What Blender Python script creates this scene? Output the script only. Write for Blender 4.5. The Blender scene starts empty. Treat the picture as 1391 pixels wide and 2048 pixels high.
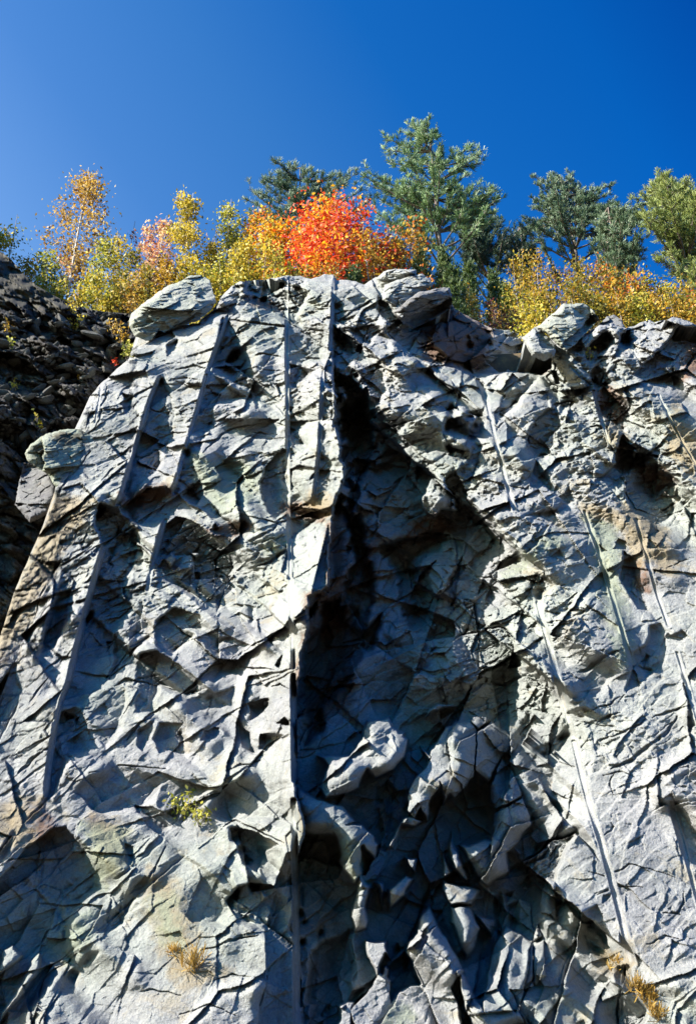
import bpy, math, random
import numpy as np
from mathutils import Vector
R = math.radians
rng = np.random.RandomState(7)
random.seed(7)
S = bpy.context.scene
COL = S.collection

# ------------------------------------------------------------------ camera
FPX = 2050.0
PITCH = R(30)
CAM = np.array([0.0, 0.0, 1.6])
cd = bpy.data.cameras.new('camera'); cam = bpy.data.objects.new('camera', cd); COL.objects.link(cam)
cam.location = CAM; cam.rotation_euler = (R(90) + PITCH, 0, 0)
cd.sensor_fit = 'VERTICAL'; cd.sensor_height = 36; cd.sensor_width = 24.45
cd.lens = 36 * FPX / 2048; cd.clip_end = 5000; cd.clip_start = 0.05
S.camera = cam

# ------------------------------------------------------------------ sun + sky
LEAN = R(20)                       # the face leans back
ex = np.array([1.0, 0, 0]); ev = np.array([0, math.sin(LEAN), math.cos(LEAN)]); en = np.array([0, -math.cos(LEAN), math.sin(LEAN)])
SH = np.array([0.88, -0.475])      # direction in which shadows run on the face (u right, v up)
GRAZ = R(30)
KS = math.tan(GRAZ)
sun = math.cos(GRAZ) * (-SH[0] * ex - SH[1] * ev) + math.sin(GRAZ) * en
sun = sun / np.linalg.norm(sun)
ld = bpy.data.lights.new('sun', 'SUN'); ld.energy = 5.0; ld.angle = R(0.5); ld.color = (1.0, 0.955, 0.89)
lo = bpy.data.objects.new('sun', ld); COL.objects.link(lo)
lo.rotation_euler = Vector(sun).to_track_quat('Z', 'Y').to_euler()
W = bpy.data.worlds.new('World'); S.world = W; W.use_nodes = True
nt = W.node_tree; nt.nodes.clear()
sky = nt.nodes.new('ShaderNodeTexSky'); sky.sky_type = 'NISHITA'; sky.sun_disc = False
sky.sun_elevation = math.asin(sun[2]); sky.sun_rotation = math.atan2(sun[0], sun[1])
sky.air_density = 1.0; sky.dust_density = 0.8; sky.ozone_density = 3.0
hs = nt.nodes.new('ShaderNodeHueSaturation'); hs.inputs['Saturation'].default_value = 1.32; hs.inputs['Value'].default_value = 1.0; hs.inputs['Hue'].default_value = 0.522
bg = nt.nodes.new('ShaderNodeBackground'); bg.inputs['Strength'].default_value = 0.052
wo = nt.nodes.new('ShaderNodeOutputWorld')
nt.links.new(sky.outputs[0], hs.inputs['Color']); 
tcw = nt.nodes.new('ShaderNodeTexCoord'); dt = nt.nodes.new('ShaderNodeVectorMath'); dt.operation = 'DOT_PRODUCT'; dt.inputs[1].default_value = (-.75, .45, -.25)
nt.links.new(tcw.outputs['Generated'], dt.inputs[0])
mr = nt.nodes.new('ShaderNodeMapRange'); mr.inputs['From Min'].default_value = -.8; mr.inputs['From Max'].default_value = .4; nt.links.new(dt.outputs['Value'], mr.inputs[0])
cr = nt.nodes.new('ShaderNodeValToRGB'); el = cr.color_ramp.elements
SKYR = [(-.7, (.06, 1.35, 2.1)), (-.18, (.03, .94, 1.17)), (-.1, (.08, 1.35, 1.4)), (.04, (.3, 1.6, 1.46)), (.157, (1.3, 2.1, 1.53)), (.26, (2.0, 2.35, 1.6)), (.36, (3.6, 3.0, 1.75))]
for k, (p_, c_) in enumerate(SKYR):
    e_ = el[k] if k < 2 else el.new(1.0)
    e_.position = (p_ + .8) / 1.2; e_.color = (c_[0] / 4, c_[1] / 4, c_[2] / 4, 1)
nt.links.new(mr.outputs[0], cr.inputs[0])
x4 = nt.nodes.new('ShaderNodeVectorMath'); x4.operation = 'SCALE'; x4.inputs['Scale'].default_value = 4.0; nt.links.new(cr.outputs[0], x4.inputs[0])
ml = nt.nodes.new('ShaderNodeMix'); ml.data_type = 'RGBA'; ml.blend_type = 'MULTIPLY'; ml.inputs[0].default_value = 1; nt.links.new(hs.outputs[0], ml.inputs[6]); nt.links.new(x4.outputs[0], ml.inputs[7])
nt.links.new(ml.outputs[2], bg.inputs[0]); nt.links.new(bg.outputs[0], wo.inputs[0])
S.view_settings.view_transform = 'Standard'; S.view_settings.look = 'None'
S.view_settings.exposure = 1.75; S.view_settings.gamma = 1; S.view_settings.use_curve_mapping = False

# ------------------------------------------------------------------ rays
FW = np.array([0, math.cos(PITCH), math.sin(PITCH)]); UP = np.array([0, -math.sin(PITCH), math.cos(PITCH)])
P0 = np.array([0, 9.0, 0.0])
def ray(px, py):
    a = (np.asarray(px, float) - 695.5) / FPX; b = -(np.asarray(py, float) - 1024) / FPX
    return FW + a[..., None] * ex + b[..., None] * UP
def hit(px, py, h=0.0, n=en, p0=P0):
    d = ray(px, py)
    t = (np.dot(p0 - CAM, n) + h) / (d @ n)
    return CAM + t[..., None] * d
def to_uv(P): 
    Q = P - P0
    return Q @ ex, Q @ ev
def px_uv(pts):
    p = np.array(pts, float)
    return np.stack(to_uv(hit(p[:, 0], p[:, 1])), 1)
def at_y(px, py, y):                      # world point on the pixel's ray at world depth y
    d = ray(np.array(px, float), np.array(py, float)); return CAM + d * (y / d[1])

# ------------------------------------------------------------------ noise
def hsh(ix, iy, s):
    n = (ix.astype(np.int64) * 374761393 + iy.astype(np.int64) * 668265263 + s * 1442695041) & 0xFFFFFFFF
    n = ((n ^ (n >> 13)) * 1274126177) & 0xFFFFFFFF
    n = ((n ^ (n >> 16)) * 2246822519) & 0xFFFFFFFF
    n = n ^ (n >> 15)
    return (n & 0xFFFFFF) / float(0xFFFFFF)
def vn(x, y, s=0):
    ix = np.floor(x); iy = np.floor(y); fx = x - ix; fy = y - iy
    fx = fx * fx * fx * (fx * (fx * 6 - 15) + 10); fy = fy * fy * fy * (fy * (fy * 6 - 15) + 10)
    a = hsh(ix, iy, s); b = hsh(ix + 1, iy, s); c = hsh(ix, iy + 1, s); d = hsh(ix + 1, iy + 1, s)
    return (a + (b - a) * fx) * (1 - fy) + (c + (d - c) * fx) * fy - 0.5
def fbm(x, y, s=0, o=4, g=0.5):
    r = 0; a = 1
    for i in range(o):
        r = r + a * vn(x, y, s + i * 17); x = x * 2.03 + 3.1; y = y * 2.03 + 1.7; a *= g
    return r
def facets(u, v, size, ang, an, slope, off, s, crack=0.0, cw=0.06, jit=0.95):
    """tilted blocks: every cell is a plane of its own height and tilt"""
    ca, sa = math.cos(ang), math.sin(ang)
    x = (u * ca + v * sa) / (size * an); y = (-u * sa + v * ca) / size
    ix = np.floor(x); iy = np.floor(y)
    b1 = np.full(x.shape, 9e9); b2 = b1.copy(); H = np.zeros(x.shape)
    for di in (-1, 0, 1):
        for dj in (-1, 0, 1):
            cx = ix + di; cy = iy + dj
            jx = cx + .5 + jit * (hsh(cx, cy, s) - .5); jy = cy + .5 + jit * (hsh(cx, cy, s + 1) - .5)
            dx = x - jx; dy = y - jy; d = dx * dx + dy * dy
            near = d < b1
            hh = off * (hsh(cx, cy, s + 2) * 2 - 1) + size * slope * ((hsh(cx, cy, s + 3) * 2 - 1) * dx * 1.3 + (hsh(cx, cy, s + 4) * 2 - 1) * dy)
            b2 = np.where(near, b1, np.minimum(b2, d)); b1 = np.where(near, d, b1); H = np.where(near, hh, H)
    if not (isinstance(crack, float) and crack == 0): H = H - crack * np.exp(-np.maximum(np.sqrt(b2) - np.sqrt(b1), 0) / cw)
    return H
def ss(a, b, x): t = np.clip((x - a) / (b - a), 0, 1); return t * t * (3 - 2 * t)

# ------------------------------------------------------------------ feature outlines (the face's joints, recesses and blocks)
def sundir(U, V):
    """where a sun ray leaves the mean plane, per metre of depth, for a floor point seen at (U,V)"""
    P = P0 + U[..., None] * ex + V[..., None] * ev; d = P - CAM; dn = -(d @ en)
    Eu = (d @ ex) / dn - SH[0] / KS; Ev = (d @ ev) / dn - SH[1] / KS
    L = np.hypot(Eu, Ev); return Eu / L, Ev / L, 1 / L
def chord(U, V, poly, tails=False):
    """for points inside poly: distance to the outline against / along the run of the shadow, and the depth per metre that keeps the floor in shade"""
    q = px_uv(poly); a, b, K = sundir(U, V); a = -a; b = -b
    back = np.full(U.shape, 1e9); fwd = np.full(U.shape, 1e9); b2 = back.copy(); f2 = fwd.copy(); cnt = np.zeros(U.shape, int)
    n = len(q)
    for i in range(n):
        x0, y0 = q[i]; dx, dy = q[(i + 1) % n] - q[i]
        den = a * dy - b * dx; den = np.where(np.abs(den) < 1e-12, 1e-12, den)
        rx = x0 - U; ry = y0 - V
        t = (rx * dy - ry * dx) / den; w = (rx * b - ry * a) / den
        ok = (w >= 0) & (w < 1)
        tb = np.where(ok & (t <= 0), -t, 1e9); b2 = np.minimum(b2, np.maximum(tb, back)); back = np.minimum(back, tb)
        f = ok & (t > 0); tf = np.where(f, t, 1e9); f2 = np.minimum(f2, np.maximum(tf, fwd)); fwd = np.minimum(fwd, tf); cnt += f
    ins = (cnt % 2) == 1
    if tails: return ins, back, fwd, K, b2, f2
    return ins, np.minimum(back, 20), np.minimum(fwd, 20), K
def edge_dist(U, V, poly):
    q = px_uv(poly); n = len(q); d = np.full(U.shape, 1e9)
    for i in range(n):
        p0 = q[i]; e = q[(i + 1) % n] - p0; L = e @ e + 1e-12
        t = np.clip(((U - p0[0]) * e[0] + (V - p0[1]) * e[1]) / L, 0, 1)
        d = np.minimum(d, (U - p0[0] - t * e[0]) ** 2 + (V - p0[1] - t * e[1]) ** 2)
    return np.sqrt(d)
def box(U, V, poly, pad=0.35):
    q = px_uv(poly); return (U > q[:, 0].min() - pad) & (U < q[:, 0].max() + pad) & (V > q[:, 1].min() - pad) & (V < q[:, 1].max() + pad)

# recesses whose whole floor lies in the shadow of their upper left edge
CLEFT = [(668,607),(685,610),(687,627),(676,655),(716,684),(718,705),(700,728),(720,745),(718,775),(743,805),(763,840),(778,846),(803,832),(812,845),(795,870),(791,884),(811,905),(828,922),(854,936),(880,959),(889,965),(905,945),(935,925),(946,893),(966,887),(963,930),(943,965),(932,991),(952,1011),(975,1043),(992,1074),(995,1091),(969,1114),(955,1146),(975,1166),(984,1195),(966,1223),(972,1257),(1004,1255),(1027,1275),(1030,1326),(1024,1344),(1032,1384),(1021,1430),(1009,1459),(1024,1487),(1004,1516),(1027,1559),(1048,1614),(1066,1646),(1074,1657),(1069,1695),(1048,1700),(1046,1722),(1103,1683),(1143,1670),(1117,1706),(1106,1758),(1123,1790),(1117,1836),(1100,1827),(1071,1827),(1086,1870),(1089,1916),(1091,1950),(1077,1977),(1025,1982),(1048,2046),(1060,2120),(600,2120),(596,1900),(592,1720),(602,1640),(598,1560),(590,1470),(595,1400),(602,1340),(612,1260),(618,1190),(655,1170),(662,1100),(665,1040),(668,1000),(685,960),(686,900),(672,850),(668,735),(662,660)]
SHADE = [CLEFT,
 [(492,563),(530,562),(572,569),(572,638),(561,626),(529,615),(495,598)],
 [(576,572),(601,575),(621,586),(613,601),(601,621),(590,635),(600,648),(576,650)],
 [(447,634),(462,640),(470,670),(480,705),(495,745),(498,778),(460,762),(425,745),(418,725),(432,680)],
 [(499,760),(524,765),(512,788),(521,816),(513,819),(500,790)],
 [(578,728),(625,740),(587,776),(578,770)],
 [(320,752),(326,765),(333,810),(340,870),(338,890),(325,900),(322,925),(310,942),(285,965),(262,994),(241,1012),(238,1010),(254,965),(268,913),(283,856),(296,820),(309,785)],
 [(241,1014),(262,1000),(300,975),(334,971),(371,1000),(345,1028),(330,1035),(288,1045),(258,1045)],
 [(240,790),(262,790),(265,820),(250,830)], [(333,690),(355,680),(350,700),(337,712)],
 [(196,1008),(238,1017),(256,1048),(262,1075),(280,1085),(274,1120),(250,1160),(246,1190),(262,1212),(244,1243),(221,1263),(240,1285),(262,1292),(303,1270),(240,1330),(200,1370),(158,1412),(118,1418),(140,1361),(168,1240),(182,1190),(197,1130),(205,1090),(193,1040)],
 [(115,1432),(155,1418),(172,1447),(178,1499),(135,1508),(128,1540),(105,1590),(92,1600),(100,1540),(113,1480)],
 [(325,1050),(350,1034),(385,1045),(425,1072),(465,1075),(475,1110),(470,1130),(458,1150),(475,1170),(450,1195),(455,1215),(400,1200),(350,1170),(320,1150),(312,1120),(320,1080)],
 [(319,1237),(345,1217),(400,1229),(400,1258),(362,1258),(385,1272),(360,1298),(348,1315),(316,1292),(310,1269)],
 [(279,1309),(322,1300),(362,1329),(380,1350),(394,1372),(391,1384),(371,1390),(336,1372),(316,1367),(308,1401),(310,1424),(273,1424),(265,1401),(284,1372),(270,1361),(276,1338)],
 [(279,1459),(310,1438),(305,1464),(290,1502),(276,1490)], [(319,1443),(368,1443),(357,1465),(368,1510),(345,1502),(322,1505),(313,1476)],
 [(92,1270),(138,1240),(110,1295),(84,1306)],
 [(30,1320),(38,1380),(20,1430),(0,1480),(-40,1520),(-40,1420),(10,1360)],
 [(371,892),(385,940),(420,1010),(440,1030),(405,1020),(375,1000),(350,984),(357,950)],
 [(419,1058),(450,1050),(490,1040),(500,1050),(485,1068),(455,1073),(430,1068)],
 [(523,965),(534,936),(568,898),(577,900),(577,1022),(551,1043),(537,1028),(528,1000)],
 [(580,1011),(652,1020),(658,1028),(635,1040),(609,1037),(583,1028)], [(580,1037),(633,1044),(609,1060),(583,1080)],
 [(579,810),(613,888),(578,890)], [(498,1212),(506,1215),(508,1240),(502,1250)],
 [(373,1424),(376,1398),(422,1390),(460,1372),(471,1368),(465,1405),(420,1415),(385,1422)],
 [(402,1275),(462,1275),(459,1289),(436,1283),(425,1295)], [(545,1329),(563,1309),(557,1335)],
 [(494,1402),(537,1390),(540,1407),(514,1430),(502,1433)], [(551,1444),(568,1430),(577,1447)],
 [(430,1455),(442,1460),(430,1485),(418,1470)], [(522,1467),(563,1465),(534,1502),(520,1498)],
 [(480,1450),(502,1458),(514,1505),(490,1493)], [(358,1460),(368,1460),(376,1510),(366,1510)], [(413,1459),(430,1461),(419,1485),(405,1488)],
 [(49,1695),(60,1690),(100,1660),(130,1658),(167,1695),(198,1776),(172,1801),(155,1821),(132,1847),(141,1925),(115,1939),(90,1965),(75,1990),(55,2020),(25,2110),(-90,2110),(-90,1790),(0,1760),(30,1722)],
 [(256,1686),(273,1692),(276,1715),(256,1735)], [(267,1614),(305,1614),(328,1623),(305,1637),(276,1626)],
 [(293,1643),(354,1614),(351,1646),(322,1669),(305,1655)], [(247,1801),(290,1750),(293,1761),(276,1795),(250,1830)],
 [(207,1841),(230,1824),(247,1827),(241,1847),(201,1867)], [(124,1960),(167,1925),(170,1910),(190,1908),(158,1945),(124,2000)],
 [(459,1655),(511,1666),(551,1683),(528,1698),(520,1721),(511,1744),(488,1732),(476,1703),(462,1675)],
 [(476,1775),(500,1765),(545,1770),(560,1740),(572,1700),(592,1690),(596,2120),(500,2120),(520,2040),(530,1990),(540,1940),(537,1870),(535,1852),(475,1848),(455,1800)],
 [(1026,1480),(1060,1430),(1060,1459),(1040,1488)], [(1063,1502),(1138,1453),(1135,1470),(1112,1496),(1086,1516)],
 [(1138,1427),(1164,1413),(1198,1427),(1164,1438)],
 [(1261,1338),(1261,1304),(1293,1286),(1302,1252),(1322,1243),(1333,1258),(1335,1298),(1319,1327),(1293,1350),(1276,1373),(1244,1396),(1240,1415),(1255,1370)],
 [(1336,1278),(1359,1258),(1370,1269),(1353,1283)], [(1095,1226),(1149,1206),(1135,1222),(1110,1232)],
 [(1093,817),(1120,815),(1117,850),(1106,879),(1083,919),(1048,908),(1052,885),(1070,840)],
 [(1086,753),(1112,770),(1121,809),(1110,818),(1096,781)], [(1121,806),(1180,759),(1182,775),(1160,800),(1126,826)],
 [(1180,739),(1197,728),(1222,759),(1205,775),(1239,792),(1261,809),(1247,843),(1250,865),(1219,843),(1202,832),(1194,798),(1183,770)],
 [(1357,657),(1420,657),(1420,710),(1363,736),(1357,775),(1318,770),(1290,764),(1261,747),(1284,733),(1306,716),(1335,680)],
 [(1169,700),(1208,666),(1236,674),(1208,708),(1180,733),(1171,714)], [(1236,669),(1254,666),(1256,691),(1242,702)],
 [(1247,867),(1267,890),(1293,902),(1325,887),(1316,905),(1307,922),(1322,936),(1342,959),(1348,1014),(1327,1040),(1302,1046),(1264,1023),(1250,988),(1250,959),(1224,977),(1221,965),(1189,962),(1227,930),(1230,902)],
 [(1069,922),(1100,971),(1103,985),(1077,965),(1060,974),(1049,959),(1063,936)], [(1115,1017),(1141,971),(1143,1000),(1135,1014),(1097,1034),(1049,1031)],
 [(1244,1103),(1270,1117),(1276,1155),(1281,1195),(1290,1221),(1273,1218),(1256,1192),(1244,1155)], [(1224,1100),(1238,1077),(1253,1083),(1250,1100)],
 [(1069,1149),(1089,1160),(1077,1200),(1066,1195)], [(1103,1117),(1120,1100),(1125,1115)],
 [(1204,1790),(1226,1782),(1204,1807)], [(1340,1605),(1358,1605),(1375,1650),(1391,1675),(1402,1730),(1373,1722),(1356,1657)],
 [(1258,1686),(1278,1675),(1276,1686),(1258,1698)], [(1120,1876),(1149,1899),(1118,1908)], [(1175,1870),(1204,1896),(1175,1893)],
 [(1166,1824),(1192,1807),(1204,1830),(1212,1859),(1212,1888),(1198,1876),(1166,1867),(1175,1845)],
 [(1244,1934),(1267,1939),(1270,1971),(1284,1997),(1299,2020),(1284,2043),(1250,2080),(1201,2031),(1198,2014),(1244,1988),(1238,1954)],
 [(757,675),(767,660),(800,640),(850,622),(900,605),(940,630),(985,652),(1045,662),(1068,690),(1100,710),(1103,735),(1085,750),(1060,745),(1010,742),(950,748),(900,735),(860,725),(835,718),(808,712),(800,690),(785,680)],
 [(809,753),(838,720),(867,741),(878,759),(918,782),(936,799),(900,790),(870,775),(838,770),(826,782)],
 [(855,813),(901,802),(913,805),(901,836),(884,816)], [(895,842),(939,828),(967,819),(964,845),(947,882),(918,871),(890,865)],
 [(988,825),(1010,790),(1050,773),(1074,756),(1057,776),(1030,808),(999,836),(988,851)], [(957,761),(970,767),(976,813),(964,782)],
 [(891,890),(937,902),(932,916),(896,908)], [(755,590),(768,600),(800,640),(780,655),(760,625)], [(700,655),(745,650),(760,662),(735,690),(716,684)],
]
SLOPE = [(1.25, .0, [(790,690),(800,655),(850,622),(900,600),(940,630),(985,652),(1045,662),(1068,690),(1100,710),(1103,735),(1085,750),(1060,745),(1010,742),(950,748),(900,735),(860,725),(835,718),(808,712)])]
# slots that run far back between blocks (extra depth in m)
DEEP = [(2.2, [(672,740),(715,750),(735,800),(752,900),(712,960),(728,1050),(740,1150),(750,1250),(738,1300),(700,1360),(668,1420),(650,1470),(612,1500),(602,1440),(610,1330),(624,1205),(692,1198),(694,1060),(688,960),(690,900)]),
 (1.3, [(762,1092),(830,1078),(870,1062),(900,1072),(862,1110),(842,1160),(880,1190),(900,1202),(870,1240),(820,1260),(792,1230),(800,1180),(770,1130)]),
 (1.0, [(606,1892),(660,1874),(690,1845),(720,1885),(728,1930),(700,2000),(690,2120),(602,2120)]), (.9, [(842,1790),(868,1765),(880,1800),(862,1830),(842,1900),(802,1960),(792,1930),(822,1880)]),
 (.9, [(762,1590),(790,1562),(815,1582),(800,1622),(762,1680),(747,1650)]), (.9, [(680,655),(716,688),(716,704),(690,712),(672,700)]), (.6, [(1215,932),(1262,905),(1300,908),(1290,935),(1260,942)]),
 (.6, [(1190,745),(1222,790),(1240,810),(1225,835),(1200,820),(1188,780)]), (.6, [(1020,1752),(1100,1690),(1096,1720),(1040,1765)]), (.7, [(1000,1800),(1022,1790),(1030,1900),(1060,1960),(1030,1965),(1000,1900)]),
 (.5, [(222,1268),(262,1294),(300,1274),(240,1328),(205,1362),(225,1320)]), (.4, [(236,1015),(256,1050),(262,1075),(240,1100),(225,1150),(222,1100)]), (.4, [(135,1430),(160,1440),(172,1495),(138,1502)]),
 (.6, [(1262,1320),(1272,1302),(1280,1310),(1268,1345)]), (.6, [(590,1700),(602,1705),(604,2120),(590,2120)]), (.8, [(805,655),(860,632),(900,606),(905,625),(860,650),(810,668)])]
# sunlit blocks standing up inside the deep recesses
LIT = [
 [(640,1512),(702,1508),(738,1455),(768,1446),(780,1465),(812,1482),(806,1508),(780,1540),(752,1555),(735,1540),(728,1570),(695,1580),(660,1590),(655,1560),(662,1530)],
 [(860,1505),(905,1449),(915,1500),(915,1540),(900,1570),(885,1600),(875,1560),(862,1530)], [(848,1436),(874,1410),(912,1413),(874,1424)],
 [(590,1640),(608,1580),(640,1600),(680,1612),(700,1640),(661,1665),(610,1655)],
 [(661,1650),(716,1652),(751,1686),(745,1715),(722,1690),(731,1744),(719,1761),(682,1720),(672,1680)],
 [(728,1755),(742,1778),(736,1844),(710,1853),(705,1827),(719,1790)], [(929,1692),(966,1675),(1001,1683),(1021,1744),(981,1767),(955,1738)],
 [(857,1822),(880,1873),(906,1916),(920,1945),(900,1975),(915,2010),(925,2110),(780,2110),(780,2005),(800,1985),(840,1970),(835,1945),(818,1912),(822,1885),(835,1870),(840,1840)],
 [(920,1950),(940,1970),(966,2020),(1000,2110),(950,2110),(925,1990)],
 [(893,1755),(950,1770),(960,1780),(943,1802),(903,1807),(893,1778)], [(903,1813),(938,1813),(952,1853),(938,1900),(929,1908),(909,1873),(897,1845)],
 [(952,1822),(986,1836),(989,1853),(978,1870),(961,1848)], [(906,1665),(917,1695),(943,1744),(940,1757),(917,1732),(903,1695)],
 [(890,1700),(912,1738),(892,1748)], [(772,1690),(800,1635),(815,1632),(835,1640),(820,1655),(800,1648),(785,1692)],
 [(800,1715),(828,1715),(823,1744),(811,1735)], [(774,1778),(802,1752),(820,1761),(805,1787),(782,1813)], [(753,1767),(768,1770),(768,1815)],
 [(736,1876),(776,1876),(782,1922),(771,1905),(751,1957),(739,1905)], [(756,1957),(771,1934),(782,1945),(771,1970),(774,2003),(736,2020),(736,1985)],
 [(670,2020),(687,2011),(702,2014),(705,2110),(685,2110)], [(834,1590),(863,1590),(857,1623),(848,1640),(840,1617)],
 [(0,1905),(20,1895),(45,1915),(30,1930),(0,1945)], [(78,1915),(79,1935),(60,1970),(30,2010),(8,2045),(12,2020),(35,1975),(60,1940)],
 [(843,1000),(866,960),(889,968),(912,1000),(908,1020),(880,1018),(868,1032),(850,1022)], [(1262,898),(1272,905),(1268,920),(1260,915)],
 [(793,1464),(812,1466),(815,1480),(800,1478)], [(842,1490),(862,1508),(852,1520)],
 [(512,1730),(520,1735),(518,1752),(512,1748)], [(518,1778),(535,1790),(520,1800)], [(480,1830),(500,1825),(495,1835)], [(330,1120),(345,1105),(352,1118),(340,1135)],
 [(383,1105),(398,1112),(390,1120)], [(1066,1975),(1090,1930),(1095,1960)], [(1024,1690),(1040,1700),(1035,1715)],
]
# faces turned from the sun (strength)
TILT = [(.75,[(150,1575),(250,1530),(330,1560),(300,1625),(220,1640)]), (.75,[(385,1240),(470,1230),(520,1300),(480,1352),(400,1345)]), (.8,[(440,1585),(580,1560),(585,1650),(470,1645)]), (.7,[(579,642),(650,640),(652,730),(600,720),(579,700)]), (.7,[(420,905),(500,930),(480,980),(440,1000)]), (.7,[(600,1060),(625,1060),(620,1180),(590,1170)]), (.7,[(300,1560),(380,1540),(420,1580),(350,1640),(310,1610)]),(.7,[(120,1180),(150,1160),(140,1230),(100,1240)]),
 (.85,[(425,750),(498,782),(505,800),(430,815),(405,850),(395,890),(375,900),(400,790)]), (.8,[(576,675),(600,700),(640,680),(650,678),(648,720),(610,728),(600,745),(590,775),(576,775)]),
 (.8,[(650,735),(665,770),(670,800),(670,900),(660,960),(640,1010),(626,1008),(640,900),(644,800),(648,740)]), (.7,[(322,770),(345,800),(348,870),(340,890),(330,800)]),
 (.75,[(212,770),(250,745),(268,765),(262,785),(225,785),(212,778)]), (.7,[(400,800),(425,815),(425,850),(410,880),(400,900),(380,890),(385,840)]),
 (.7,[(168,1415),(238,1355),(253,1384),(250,1430),(245,1465),(205,1500),(180,1470)]), (.7,[(508,920),(557,908),(534,940)]),
 (.8,[(578,893),(603,905),(594,925),(589,970),(609,1005),(580,1005)]), (.7,[(640,1055),(658,1048),(662,1100),(655,1170),(625,1180),(622,1120),(630,1080)]),
 (.85,[(551,1149),(577,1155),(580,1204),(548,1189),(537,1160)]), (.8,[(365,1765),(440,1725),(465,1745),(478,1790),(475,1840),(455,1860),(390,1850),(355,1820)]),
 (.6,[(390,1300),(440,1290),(460,1330),(430,1370),(395,1350),(385,1320)]), (.6,[(720,740),(760,730),(780,790),(760,830),(735,790)]),
 (.55,[(792,870),(830,862),(880,865),(890,900),(850,925),(812,900)]), (.5,[(1085,780),(1105,820),(1060,850),(1030,880),(1000,870),(1040,820)]),
 (.5,[(470,560),(492,570),(480,600),(470,620),(450,625)]), (.6,[(300,1450),(270,1480),(250,1500),(240,1480)]), (.6,[(430,1580),(520,1560),(570,1600),(560,1640),(470,1650),(430,1620)]),
 (.5,[(700,600),(735,585),(742,610),(715,628)]), (.7,[(590,1270),(575,1300),(555,1290),(560,1240)]), (.5,[(1180,1110),(1215,1120),(1220,1200),(1190,1190)]),
 (.5,[(1140,1520),(1200,1500),(1215,1540),(1160,1560)]), (.5,[(1150,1330),(1200,1320),(1230,1350),(1200,1400),(1160,1390)]), (.6,[(1160,1930),(1230,1940),(1235,1965),(1160,1975)]),
 (.7,[(200,1560),(260,1545),(300,1580),(270,1620),(220,1610)]), (.55,[(440,850),(520,840),(570,850),(540,880),(470,880)]), (.6,[(600,680),(640,668),(640,700),(610,712)]),
]
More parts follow.
